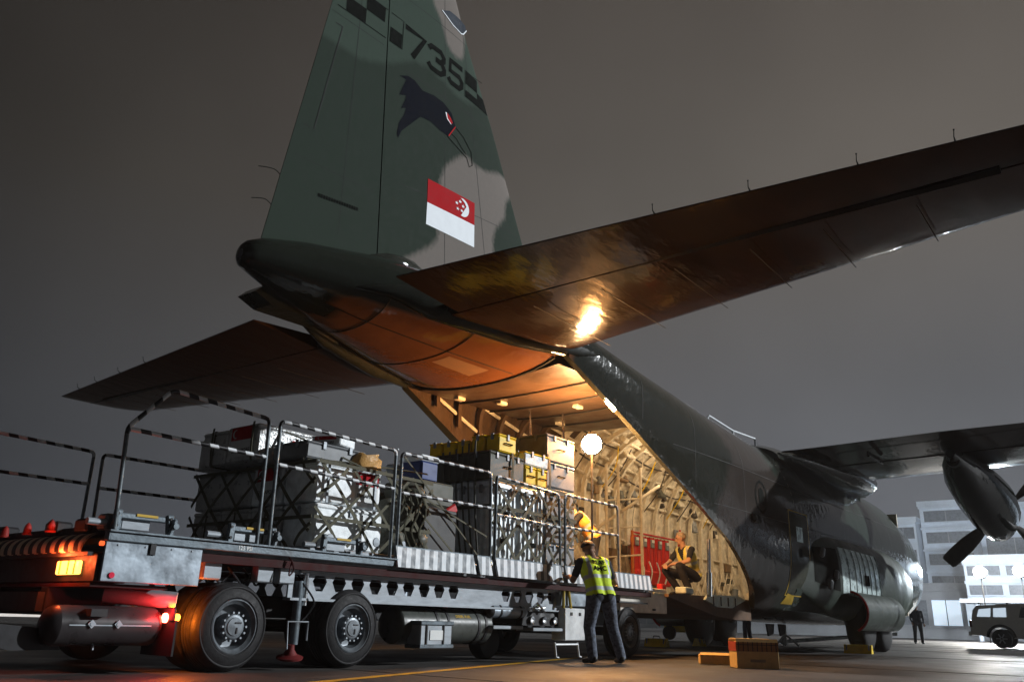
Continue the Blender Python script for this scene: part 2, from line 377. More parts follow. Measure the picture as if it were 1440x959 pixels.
def fus_camo(p):
    y, z, x = p.y, p.z, p.x
    n = noise.noise(Vector((y*.28, z*.34, (1 if x > 0 else 5))))+.35*noise.noise(Vector((y*.8, z*.9, 3)))
    if y < 10.35: return BELLY_GLOW if (y > 6.6+.3*n and z < 4.50+.05*n) else ((.011,.012,.010) if n < .25 else (.016,.019,.015))  # tail cone: shade put into the camouflage, near-black instead of green
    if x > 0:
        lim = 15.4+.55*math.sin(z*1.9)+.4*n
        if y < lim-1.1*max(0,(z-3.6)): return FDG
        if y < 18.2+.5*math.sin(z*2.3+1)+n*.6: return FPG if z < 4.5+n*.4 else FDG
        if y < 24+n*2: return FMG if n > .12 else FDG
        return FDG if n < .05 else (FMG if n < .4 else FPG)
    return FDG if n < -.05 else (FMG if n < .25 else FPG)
def paint(o, fn):
    me = o.data; a = me.color_attributes.new('camo', 'FLOAT_COLOR', 'POINT'); off = wloc(o)
    for i, v in enumerate(me.vertices): a.data[i].color = (*fn(v.co+off), 1)
FUS = G()
FUS.loft(fus_rings([5.45,5.48,5.52,5.6,5.7]+fr(5.9,10.2,24), 64), True)
nA = len(FUS.v)
oy = [10.203]+fr(10.35,18.8,46)+[18.897]
FUS.loft(fus_rings(oy, 64, opened=True), False, closed=False)
FUS.loft(fus_rings(fr(18.9,31,66)+fr(31.2,35.1,24)+[35.2,35.28,35.33], 72), False); FUS.ball((0,35.30,1.95), (.21,.06,.16))
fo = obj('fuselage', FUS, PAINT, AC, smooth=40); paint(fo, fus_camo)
FBVH = bvh_of(FUS)
# inner lining of the hold, frames, floor, bulkhead
LIN = G(); la = G(); la.loft(fus_rings([y for y in oy if y < 15.6], 48, .93, True), False, closed=False); obj('aft_lining', la, mat('shade-painted brown aft lining', (.050,.029,.016), .6, nscale=4, namp=.3, bump=.03, bscale=9, dirt=.3), AC, smooth=40)  # lining recoloured dark brown aft, standing for dimmer light than in the hold
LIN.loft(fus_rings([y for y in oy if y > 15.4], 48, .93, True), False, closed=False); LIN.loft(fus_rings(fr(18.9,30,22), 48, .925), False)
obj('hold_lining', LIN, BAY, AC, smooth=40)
RIMG = G()                                                            # the lip joining skin and lining round the opening
for sgn in (0, 1):
    A, B = fus_rings(oy, 64, 1.0, True), fus_rings(oy, 48, .93, True)
    RIMG.add([a[-1 if sgn else 0] for a in A]+[b[-1 if sgn else 0] for b in B], [(i,i+1,len(oy)+i+1,len(oy)+i) for i in range(len(oy)-1)])
obj('opening_lip', RIMG, PAINTD, AC)
g = G(); g.box((0,24.4,1.0), (3.2,11.2,.06)); obj('hold_floor', g, mat('worn hold floor', (.22,.19,.15), .5, dirt=.5), AC)
g = G(); g.box((0,29.9,2.6), (3.6,.08,3.2)); bk = obj('bulkhead', g, BAY, AC)
for y in fr(11.0,18.4,11)+fr(19.2,28.2,13):
    a = edge_th(y)+.10 if y < 18.9 else -math.pi/2+.62
    pts = [spt(y, a+(math.pi-2*a)*j/22, .905) for j in range(23)]; g = G()
    g.loft([[p+Vector((0,-.045,0)), p+Vector((0,.045,0)), Vector((p.x*.955, y+.045, p.z-(p.z-2.9)*.045)), Vector((p.x*.955, y-.045, p.z-(p.z-2.9)*.045))] for p in pts], True)
    obj('hold_frame', g, FRAME if y > 15 else mat('shade-painted brown aft frame', (.070,.042,.024), .5, nscale=9, namp=.2), AC)  # aft frames get a darker copy of the cream, for the dimmer light
for th in (2.5, 2.85, 3.2, 2.15, 1.8):
    g = G(); ys = [y for y in fr(11,28,34) if y >= 18.9 or math.pi-edge_th(y) > th+.02]
    g.tube([spt(y, th, .90) for y in ys], .035, 6); obj('stringer', g, FRAME, AC)
for k, th in enumerate((2.62, 2.3)):
    g = G(); g.tube([spt(y, th, .87)+Vector((0,0,.03*math.sin(y*3))) for y in fr(13.5 if k else 14.5,27,40)], .022, 6); obj('cable_run', g, DARKEQ, AC)
g = G(); g.tube([spt(y, 1.35, .84) for y in fr(14,28,20)], .13, 10); obj('air_duct', g, mat('grey duct cloth', (.42,.38,.30), .7, bump=.03, bscale=12), AC, smooth=50)
# equipment on the port wall
rr = random.Random(3)
for k in range(64):
    y = rr.uniform(16.2,25.5); th = rr.uniform(2.1,3.55)
    if math.pi-edge_th(y) < th+.1 and y < 18.9: continue
    p = spt(y, th, .885); g = G(); d = (rr.uniform(.06,.14), rr.uniform(.12,.42), rr.uniform(.10,.34))
    g.box(p, d, (0, (th-math.pi)*.8, 0), .015)
    obj('equipment_box', g, [DARKEQ, FRAME, GREYBOX, OLIVE, BAY, mat('brown padded cloth', (.20,.13,.07), .8)][k % 6], AC)
for k in range(14):
    y = 15.5+k*.62; g = G(); a = spt(y, 2.2, .88); b = spt(y+rr.uniform(-.2,.5), 2.95, .88)
    g.tube(bez([a, (a+b)/2+Vector((.12,rr.uniform(-.1,.1),0)), b], 6), .014, 5); obj('hose', g, [DARKEQ, FRAME, YELLOW][k % 3], AC)
# red folded webbing seats on the port side
for k in range(5):
    y = 18.3+k*.40; x = -1.62
    g = G(); g.box((x,y,2.02), (.07,.36,1.15), (0,0,0), .03); st = obj('seat_back', g, SEATRED, AC)
    g = G(); g.box((x+.06,y,1.62), (.10,.34,.34), (0,.2,0), .04); obj('seat_cushion', g, SEATRED, st)
    g = G(); g.box((x+.055,y,2.44), (.05,.17,.20), (0,0,0), .01); obj('belt_box', g, GREYBOX, st)
    g = G(); g.box((x+.085,y,2.50), (.012,.12,.07)); obj('paper_tag', g, LABEL, st)
    for q in (-.1,.1):
        g = G(); g.box((x+.042,y+q,2.05), (.014,.035,1.1)); obj('strap', g, REDB, st)
    g = G(); g.tube(bez([(x+.1,y+.12,2.0),(x+.16,y+.16,1.75),(x+.1,y+.13,1.48)], 6), .018, 6); obj('belt', g, LABEL, st)
g = G(); g.tube([(-1.55,18.05,2.64),(-1.55,20.3,2.64)], .025, 8); obj('seat_rail', g, MATS['bright red paint'], AC)
g = G(); g.box((-1.55,18.06,1.85), (.05,.05,1.65)); obj('seat_post', g, mat('orange post', (.5,.13,.02), .5), AC)
g = G(); g.cyl((-1.5,20.55,2.42), (-1.5,20.55,2.82), .07, n=14); g.cyl((-1.5,20.55,2.82), (-1.5,20.55,2.92), .03, n=8); obj('fire_extinguisher', g, REDB, AC, smooth=40)
# tie-down net hung on the port wall forward of the seats
net = bpy.data.objects.new('cargo_net', None); COL.objects.link(net); net.parent = AC; net.location = (0,0,0)
for k in range(9):
    for s_ in (-1,1):
        y0 = 20.5+k*.34; g = G(); g.tube([(-1.46,y0,1.15), (-1.5,y0+s_*.62,1.98)], .016, 5); obj('strap', g, FRAME, net)
# ceiling ladder posts
for dx, y in ((-1.15,16.2),(-.9,16.3),(-.72,17.0)):
    g = G(); g.tube([(dx,y,1.06),(dx,y,3.95)], .035, 8); obj('stowage_post', g, FRAME, AC)
for k in range(3):
    g = G(); g.tube([(-1.15,16.2,1.9+k*.62),(-.72,17.0,2.0+k*.62)], .02, 6); obj('stowage_rung', g, FRAME, AC)
g = G(); g.tube([(-1.5,16.0,2.4),(-.55,17.6,3.6)], .04, 8); obj('door_brace', g, FRAME, AC)
for y in (17.6,20.2,22.8,25.6):                                             # dome lamps under the hold roof
    g = G(); g.lathe((0,y,4.50), (0,0,-1), [(0,.14),(.05,.13),(.08,.08),(.085,.01)], 20); dl = obj('dome_lamp', g, mat('warm dome glass', (1,.85,.6), .4, emit=(1,.72,.40), estr=9), AC, smooth=50)
    lamp('dome_lamp_light', (0,y,4.26), 85, (1,.76,.48), .12, dl)
# raised aft cargo door
g = G(); xs = fr(-1.5,1.5,16); ys = fr(10.32,14.9,18)
dz = lambda x, y: 4.26+.10*(x/1.5)**2+.03*(y-10.3)
V = [(x, y, dz(x,y)) for y in ys for x in xs]; V2 = [(x, y, dz(x,y)+.1) for y in ys for x in xs]; n = len(xs)
F = [(j*n+i, j*n+i+1, (j+1)*n+i+1, (j+1)*n+i) for j in range(len(ys)-1) for i in range(n-1)]
g.add(V, F); g.add(V2, F)
dr = obj('aft_cargo_door', g, mat('shade-painted worn door skin', (.060,.034,.020), .42, nscale=3, namp=.25, bump=.016, bscale=3, coat=.3, coatr=.2, dirt=.3), AC, smooth=40)  # door colour is lowered to dim the close lamplight on it
for y in (11.3,12.2,13.1,14.0):
    g = G(); g.tube([(x, y+.18*(x/1.5)**2, dz(x,y)-.012) for x in xs], .018, 5); obj('door_seam', g, SEAM, dr)
for y, x in ((11.0,-1.1),(11.6,-.6),(12.6,.4),(13.3,1.0),(12.1,1.2),(13.8,-.8)):
    g = G(); g.box((x,y,dz(x,y)-.03), (.12,.2,.06), bev=.01); obj('door_latch', g, FRAME, dr)
for x, y in ((-.62,12.5),(-.2,13.0)):
    g = G(); g.tube([(x,y,dz(x,y)),(x,y+.1,3.2)], .022, 8); obj('door_rod', g, CHROME, dr)
g = G(); g.tube([spt(10.2, -math.pi/2+a, 1.004) for a in fr(-.95,.95,24)], .022, 6); obj('belly_lip_seal', g, SEAM, AC)
# loading ramp, lowered level
g = G(); pr = [(17.7,.99),(17.7,.66),(16.9,.66),(15.9,.72),(14.6,.90),(13.95,1.0),(13.95,1.05),(14.6,1.07),(17.7,1.07)]
g.prism(pr, 'x', -1.44, 1.44); rp = obj('loading_ramp', g, mat('brown ramp paint', (.12,.075,.05), .6, spec=.05, nscale=3, namp=.3, bump=.01, bscale=5, dirt=.3), AC)
for s_ in (-1,1):
    g = G(); side = [(17.3,1.05),(16.6,.88),(15.9,.88),(15.35,1.0),(15.5,1.10),(17.0,1.12)]
    g.prism(side, 'x', s_*1.45, s_*1.50); sw = obj('ramp_side_panel', g, mat('pale green primer', (.46,.54,.50), .45, dirt=.3), rp)
    for q in (15.7,16.05,16.4,16.75):
        g = G(); g.box((s_*1.508,q,.99), (.014,.03,.17)); obj('rib', g, DARKM, sw)
    g = G(); g.tube([(s_*1.55,15.42,1.08),(s_*1.60,15.40,2.12)], .035, 10); g.tube([(s_*1.55,15.42,1.06),(s_*1.575,15.41,1.5)], .055, 10); obj('ramp_actuator', g, CHROME, rp, smooth=50)
    for q in (.55, 1.15):
        g = G(); g.box((s_*q,13.85,1.035), (.42,.62,.05), (R(-2),0,0), .01); obj('ramp_toe', g, mat('pale green primer', (.4,.5,.45)), rp)
g = G(); g.box((1.36,14.75,1.14), (.22,.34,.12), bev=.02); obj('ramp_bracket', g, MATS['pale green primer'], rp)
g = G(); g.box((1.02,14.5,1.16), (.12,.18,.18), bev=.02); obj('ramp_lock', g, REDB, rp)

# fin and rudder
def fin_le(z): return lerp([(4.9,13.4),(5.4,12.6),(5.9,12.0),(6.6,11.55),(7.16,11.30),(9.1,10.28),(10.48,9.47),(11.25,9.1),(11.6,8.75),(11.75,8.2)], z)[0]
def fin_te(z): return 5.72+(z-5.1)*.1625 if z < 11.4 else 6.745+(z-11.4)*2.2
def fin_hinge(z): return 7.64-(z-5.6)*.032
def foil(t): return 2.6*(.2969*math.sqrt(max(t,0))-.126*t-.3516*t*t+.2843*t**3-.1015*t**4)*.85   # half thickness / chord for thickness ratio ~.11
def fin_part(a, b, nz, ny, z0, z1):
    g = G(); rows = []
    for i in range(nz+1):
        z = z0+(z1-z0)*i/nz; le, te = fin_le(z), fin_te(z); ch = le-te; ya, yb = a(z), b(z); row = []
        for j in range(ny+1):
            y = ya+(yb-ya)*j/ny; t = min(1,max(0,(le-y)/ch)); row.append((y, foil(t)*ch*.115/.85*.85+.004))
        rows.append([Vector((x,y,z)) for y,x in row]+[Vector((-x,y,z)) for y,x in row[::-1]])
    g.loft(rows, True); return g
MIDL = [(5.0,8.45),(6.28,8.64),(6.56,8.64),(6.87,8.6),(7.17,8.68),(7.6,8.89),(8.11,9.25),(8.47,9.32),(8.78,9.27),(9.18,9.17),(9.5,9.2),(9.91,9.4),(10.27,9.16),(13,9.1),(13,13),(5,13)]
P1 = [(8.35,12),(8.42,11),(8.48,10.7),(8.69,10.47),(8.87,10.09),(9.0,9.99),(9.12,9.97),(9.25,10.0),(9.32,10.09),(9.37,10.54),(9.28,11.27),(9.2,12)]
P2 = [(8.85,7.38),(8.97,7.69),(9.26,8.0),(9.48,8.15),(9.73,8.06),(10.06,8.1),(10.49,8.28),(11.2,8.2),(10.86,8.0),(10.65,7.74),(10.62,7.43),(10.33,7.07),(10.26,6.82),(10.31,6.53),(10.3,5.6),(9.11,5.3),(8.0,5.3),(8.16,5.7),(8.41,5.88),(8.73,6.13),(8.86,6.31),(8.84,6.8)]
def fin_camo(p):
    y, z = p.y, p.z
    def c(y, z):
        if inpoly(y, z, P1) or inpoly(y, z, P2): return PG
        if inpoly(y, z, MIDL): return MG
        return DG
    s = Vector((0,0,0))
    for dy in (-.03,.03):
        for dzz in (-.03,.03): s += Vector(c(y+dy, z+dzz))
    return s/4
FIN = fin_part(fin_hinge, fin_le, 150, 96, 4.9, 11.72); fo = obj('fin', FIN, FINP, AC, smooth=50); paint(fo, fin_camo)
RUD = fin_part(fin_te, lambda z: fin_hinge(z)-.022, 110, 34, 5.02, 11.62); ru = obj('rudder', RUD, FINP, AC, smooth=50); paint(ru, fin_camo)
g = G(); g.tube([(.0,fin_hinge(z)-.011,z) for z in fr(5.2,11.6,10)], .045, 6); obj('rudder_hinge_gap', g, SEAM, AC)
FB, RB = bvh_of(FIN), bvh_of(RUD)
def onfin(name, polys, mt, parent=None, off=.006, b=FB, label=None): return obj(name, drape(polys, b, off), mt, parent or fo, label=label)
# serial number, checks, emblem, flag
tk = .105
sn = onfin('serial_digit', stroke([(7.87,9.79),(8.32,9.79),(8.06,9.30)], tk), MARK, label='black stencilled 7')
onfin('serial_digit', stroke([(8.42,9.72),(8.48,9.79),(8.72,9.80),(8.80,9.72),(8.80,9.66),(8.73,9.59),(8.60,9.59)], tk)+stroke([(8.62,9.59),(8.75,9.58),(8.82,9.50),(8.82,9.43),(8.73,9.36),(8.50,9.36),(8.42,9.43)], tk), MARK, label='black stencilled 3')
onfin('serial_digit', stroke([(9.30,9.80),(8.97,9.80),(8.97,9.59),(9.22,9.59),(9.29,9.52),(9.29,9.43),(9.22,9.36),(9.00,9.36),(8.93,9.43)], tk), MARK, label='black stencilled 5')
za, zb, zc = 9.30, 9.575, 9.85
for k in range(-1, 4):                                                 # chequers on the rudder, then on the fin
    y0 = 6.28+k*.38; z0, z1 = (za, zb) if k % 2 else (zb, zc)
    y1 = min(y0+.38, 7.48); y0 = max(y0, fin_te(z0)+.03)
    if y1-y0 > .1: onfin('check_square', [[(y0,z0),(y1,z0),(y1,z1),(y0,z1)]], MARK, ru, b=RB)
onfin('check_square', [[(7.55,za),(7.80,za),(7.80,zb),(7.55,zb)]], MARK)
for k, (z0, z1) in enumerate(((zb,zc),(za,zb),(zb,zc),(za,zb))):
    y0 = 9.40+.345*(k % 3 if k < 3 else 0)
    if k == 3: y0 = 9.40+.345*2
    y1a, y1b = min(y0+.345, fin_le(z0)-.04), min(y0+.345, fin_le(z1)-.04)
    if min(y1a,y1b) > y0+.02: onfin('check_square', [[(y0,z0),(y1a,z0),(y1b,z1),(y0,z1)]], MARK)
onfin('check_square', [[(9.40,za),(9.745,za),(9.745,za+.14),(9.40,za+.14)]], MARK)
ol = []
for zz in (za, zc): ol += stroke([(6.5,zz),(7.47,zz)], .012)
onfin('check_outline', ol, MARK, ru, b=RB)
onfin('check_outline', stroke([(7.55,za),(7.82,za),(7.82,zc),(7.55,zc)], .012)+stroke([(10.1,za),(9.38,za),(9.38,zc),(9.85,zc)], .012), MARK)
em = onfin('bird_emblem', [[(7.81,8.79),(7.99,8.89),(8.14,8.89),(8.33,8.80),(8.6,8.86),(8.84,8.85),(9.05,8.76),(9.16,8.55),(8.99,8.27),(8.78,8.28),(8.55,8.33),(8.32,8.29),(8.14,8.17),(8.0,8.01),(7.93,7.82),(7.87,7.66),(7.84,7.73),(7.87,7.94),(7.96,8.13),(8.07,8.32),(7.89,8.22),(7.97,8.38),(8.09,8.56),(7.83,8.44),(7.91,8.57),(8.11,8.7),(8.02,8.8)]], mat('blue black emblem paint', (.007,.008,.012), .8, spec=.02), label='black crested bird head emblem')
onfin('eye', [[(8.90,8.69),(8.95,8.70),(9.03,8.65),(9.09,8.58),(9.04,8.53),(8.96,8.58)]], RED, em, .009)
onfin('eye_white', [[(8.89,8.69),(8.92,8.70),(8.95,8.60),(9.04,8.54),(9.05,8.52),(8.94,8.58)]], WHITEP, em, .012)
onfin('beak', stroke([(9.16,8.54),(9.38,8.45),(9.60,8.26),(9.64,8.02),(9.56,7.95),(9.49,8.09),(9.24,8.17),(8.97,8.26)], .016)+stroke([(9.06,8.36),(9.2,8.33),(9.34,8.22),(9.47,8.15)], .014), MARK, em)
onfin('beak_edge', stroke([(9.16,8.54),(9.0,8.28)], .02), RED, em, .010)
fl = onfin('flag', [[(8.58,6.45),(9.75,6.49),(9.74,6.90),(8.58,6.84)]], WHITEP, label='red over white flag with crescent and five stars')
onfin('flag_red_half', [[(8.58,6.84),(9.74,6.90),(9.73,7.32),(8.57,7.26)]], RED, fl)
cyc, czc, rc = 9.42, 7.10, .165
moon = [(cyc+rc*math.cos(a), czc+rc*math.sin(a)) for a in fr(-1.75,1.75,20)]+[(cyc-.055+rc*.95*math.cos(a), czc+rc*.97*math.sin(a)) for a in fr(1.60,-1.60,20)]
onfin('crescent', [moon], WHITEP, fl, .010)
def star(cy, cz, r, ph=math.pi/2): return [(cy+(r if k % 2 == 0 else r*.4)*math.cos(ph+k*math.pi/5), cz+(r if k % 2 == 0 else r*.4)*math.sin(ph+k*math.pi/5)) for k in range(10)]
for k in range(5):
    a = math.pi/2+k*2*math.pi/5; onfin('star', [star(9.35+.085*math.cos(a), czc+.085*math.sin(a), .036)], WHITEP, fl, .010)
g = drape([[(8.70,10.69),(8.9,10.82),(9.22,10.86),(9.36,10.82),(9.40,10.73),(9.32,10.60),(9.25,10.56),(9.0,10.58)]], FB, .006); obj('fin_lamp_window', g, GLASS, fo)
onfin('lamp_window_rim', stroke([(8.70,10.69),(9.0,10.58),(9.25,10.56),(9.32,10.60),(9.40,10.73)], .02), WHITEP, fo, .009)
onfin('trim_tab_seam', stroke([(6.63,8.97),(6.32,7.02),(6.14,7.02)], .012)+stroke([(6.63,8.97),(6.5,8.97)], .012), SEAM, ru, b=RB)
onfin('stencil_patch', [[(6.50+.045*k,6.03+.0045*k),(6.53+.045*k,6.03+.0045*k),(6.53+.045*k,6.085+.0045*k),(6.50+.045*k,6.085+.0045*k)] for k in range(16)], MARK, ru, b=RB)
for z, l in ((6.08,.34),(5.60,.30)):
    g = G(); g.tube(bez([(0,fin_te(z)+.03,z),(0,fin_te(z)-.1,z+.05),(0,fin_te(z)-l,z-.02)], 4), .006, 5); obj('static_wick', g, MARK, ru)
for y in (7.3,8.7):
    g = G(); g.tube([spt(y, -math.pi/2+a, 1.003) for a in fr(-1.1,1.1,20)], .008, 5); obj('belly_seam', g, SEAM, AC)
for a in (-.5,.42):
    g = G(); g.tube([spt(y, -math.pi/2+a, 1.003) for y in fr(6.6,10.1,12)], .008, 5); obj('belly_seam', g, SEAM, AC)
g = G(); aa_ = fr(.10,.34,4); g.add([spt(y, -math.pi/2+a, 1.006) for y in (8.85,9.7) for a in aa_], [(j,j+1,6+j,5+j) for j in range(4)]); obj('access_panel', g, mat('pale access panel', (.235,.128,.070), .5), AC)
for pts in ([(8.0,6.9),(11.2,7.25)],[(7.9,8.95),(10.2,9.0)],[(9.05,5.9),(8.75,11.2)],[(10.05,6.4),(9.3,10.6)],[(7.8,10.35),(9.4,10.4)]):
    onfin('panel_seam', stroke(pts, .007), SEAM, fo, .003)
for pts in ([(6.05,6.5),(7.5,6.52)],[(6.4,9.15),(7.45,9.15)],[(6.9,5.6),(6.95,11.0)]): onfin('panel_seam', stroke(pts, .006), SEAM, ru, .003, RB)
# stub fairings at the fin root and under the tail cone
g = G(); g.loft([[Vector((.10+.02*math.cos(a), 7.5+i*.28, 5.50+.03*i)) + Vector((r_*math.cos(a)*.8, 0, r_*math.sin(a))) for a in fr(0,2*math.pi*11/12,11)] for i, r_ in enumerate((.02,.12,.15,.13,.03))], True)
obj('fin_root_fairing', g, PAINTD, AC, smooth=50)
g = G(); g.prism([(5.93,4.50),(6.05,4.62),(6.9,4.70),(7.6,4.62),(7.1,4.42),(6.2,4.40)], 'x', -.66, -.28); obj('tail_stub', g, PAINTD, AC)
g = G(); g.ball((0,5.50,4.78), (.12,.06,.12)); obj('tail_light', g, GLASS, AC, smooth=60)
# tailplane and elevators
def tp_le(x): return 10.72-(abs(x))*.206 if abs(x) < 8.15 else 9.041-(abs(x)-8.15)**2*3.6
def tp_te(x): return 6.62+abs(x)*.092
def tp_part(sg, fore):
    rows = []; X0 = 1.0 if fore else 1.45
    for i in range(41):
        x = X0+(8.6-X0)*i/40; le, te = tp_le(x), tp_te(x); ch = le-te; row = []; zc_ = 4.585; th = .135-.03*i/40
        a, b = (8.0, le) if fore else (te, 7.965)
        for j in range(25):
            y = a+(b-a)*j/24; t = min(1,max(0,(le-y)/ch)); row.append((y, foil(t)*ch*th/.85+.006))
        if i == 40: row = [(y, h*.4) for y, h in row]
        if i == 0 and not fore: row = [(y, h) for y, h in row]
        rows.append([Vector((sg*x,y,zc_+h)) for y,h in row]+[Vector((sg*x,y,zc_-h*1.05)) for y,h in row[::-1]])
    g = G(); g.loft(rows, True); return g
for sg in (1,-1):
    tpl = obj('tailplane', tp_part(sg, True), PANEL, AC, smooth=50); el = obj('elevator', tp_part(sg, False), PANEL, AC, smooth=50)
    g = G(); g.tube([(sg*x,7.982,4.575) for x in fr(1.0,7.95,6)], .07, 6); obj('elevator_hinge_gap', g, SEAM, tpl)
    for x in (2.6,3.6,4.6,5.5,6.3,7.2):
        g = G(); g.box((sg*x, (8.0+tp_le(x))/2, 4.585-.105*(tp_le(x)-tp_te(x))/2*1.1-.004), (.012, tp_le(x)-8.25, .006)); obj('skin_seam', g, SEAM, tpl)
    for x in (4.9,5.9,6.9,7.7):
        g = G(); g.tube([(sg*x,tp_te(x)+.02,4.585),(sg*x,tp_te(x)-.04,4.615),(sg*x+.01,tp_te(x)-.06,4.665)], [.010,.005,.004], 5); g.ball((sg*x+.01,tp_te(x)-.06,4.67), .009, 6, 4); obj('static_wick', g, MARK, el)
    g = G(); g.loft([[Vector((sg*(x0+.3*math.cos(a)*w_*.2), y, 4.66)) + Vector((sg*w_*math.cos(a), 0, h_*math.sin(a))) for a in fr(0,2*math.pi*15/16,15)] for y, x0, w_, h_ in ((6.7,.55,.01,.01),(7.2,.92,.06,.10),(7.8,1.10,.16,.26),(9.2,1.48,.20,.32),(10.4,1.75,.16,.24),(11.0,1.85,.05,.08))], True)
    obj('tail_fillet', g, PAINTD, AC, smooth=50)
# wings
def wing(sg):
    rows = []
    for i in range(31):
        x = 1.2+(20.2-1.2)*i/30; t_ = max(0,(x-5)/15.2); ch = 4.95-2.3*t_; le = 25.4-.55*t_; zc_ = 4.72+.030*max(0,x-2); th = .17-.04*t_; row = []
        for j in range(21):
            t = (j/20)**1.6; h = foil(t)*ch*th/.85; row.append((le-t*ch, h))
        if i == 30: row = [(y,h*.3) for y,h in row]
        rows.append([Vector((sg*x,y,zc_+h*.9)) for y,h in row]+[Vector((sg*x,y,zc_-h*1.05)) for y,h in row[::-1][1:]])
    g = G(); g.loft(rows, True); return g
for sg in (1,-1):
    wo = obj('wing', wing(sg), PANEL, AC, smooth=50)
    g = G(); g.tube([(sg*x,21.6-.0*x,4.42+.03*(x-2)) for x in fr(2.4,19,8)], .02, 5); obj('flap_seam', g, SEAM, wo)
    for x in (3.4,7.6,12.5): 
        g = G(); g.box((sg*x,21.3,4.46+.03*(x-2)), (.09,1.3,.14), bev=.03); obj('flap_track', g, PAINTD, wo)
    g = G(); g.loft([[Vector((sg*(1.62+.1*r_), y, 4.50))+Vector((sg*r_*1.5*math.cos(a),0,r_*.72*math.sin(a))) for a in fr(0,2*math.pi*19/20,19)] for y, r_ in ((19.6,.03),(20.3,.18),(21.5,.38),(23.5,.52),(25.2,.52),(26.0,.36),(26.5,.16),(26.7,.03))], True)
    obj('wing_root_fairing', g, PAINTD, AC, smooth=45)
g = G(); g.loft([[Vector((1.7*math.cos(a), y, 4.35+h*max(0,math.sin(a)))) for a in fr(0,math.pi,16)] for y, h in ((19.4,.45),(20.5,.68),(23,.82),(25.5,.78),(26.8,.45))], True); obj('wing_centre_fairing', g, PAINTD, AC, smooth=45)
# nacelles and propellers
nac0 = prop0 = None
for x in (5.1,-5.1,10.2,-10.2):
    zs = .03*(abs(x)-5.1)
    if nac0 is None:
        g = G(); rows = []
        for y, hw, top, bot in ((21.0,.10,4.50,4.30),(21.8,.34,4.55,3.95),(23,.54,4.62,3.55),(24.5,.64,4.62,3.20),(25.8,.66,4.60,3.00),(26.8,.60,4.45,2.94),(27.25,.50,4.32,3.02),(27.4,.44,4.22,3.12)):
            rows.append([Vector((x+hw*math.copysign(abs(math.cos(a))**.85,math.cos(a))*(1 if math.sin(a) > 0 else 1-.22*abs(math.sin(a))), y, (top+bot)/2+(top-bot)/2*math.sin(a))) for a in fr(0,2*math.pi*27/28,27)])
        g.loft(rows, True); nac0 = obj('nacelle', g, mat('shade-black nacelle paint', (.007,.008,.007), .5, coat=.5, coatr=.06, bump=.012, bscale=3, spec=0), AC, smooth=45)  # near-black colour stands for the nacelle's unlit side
        g = G(); g.lathe((x,21.2,4.28), (0,1,0), [(0,.10),(.02,.14),(1.0,.2)], 18); obj('exhaust_pipe', g, DARKM, nac0, smooth=40)
        g = G(); g.lathe((x,27.42,3.8), (0,1,0), [(0,.40),(.25,.38),(.55,.25),(.75,.02)], 20); prop0 = obj('spinner', g, DARKM, AC, smooth=50)
        for k in range(4):
            a = R(221+90*k); d = Vector((math.cos(a),0,math.sin(a))); tn = Vector((-math.sin(a),0,math.cos(a))); rows = []
            for s_, wd, tw in ((.30,.09,70),(.55,.13,62),(.9,.22,50),(1.3,.25,40),(1.7,.24,32),(1.98,.22,28),(2.05,.18,27)):
                c_ = Vector((x,27.62,3.8))+d*s_; u_ = tn*math.cos(R(tw))+Vector((0,1,0))*math.sin(R(tw)); v_ = u_.cross(d)
                rows.append([c_+u_*wd*math.cos(q)*1.0+v_*.03*math.sin(q) for q in fr(0,2*math.pi*11/12,11)])
            g = G(); g.loft(rows, True); obj('propeller_blade', g, mat('propeller black', (.055,.05,.045), .45), prop0, smooth=50)
    else:
        mcopy(nac0, AC, (x-5.1,0,zs)); mcopy(prop0, AC, (x-5.1,0,zs))
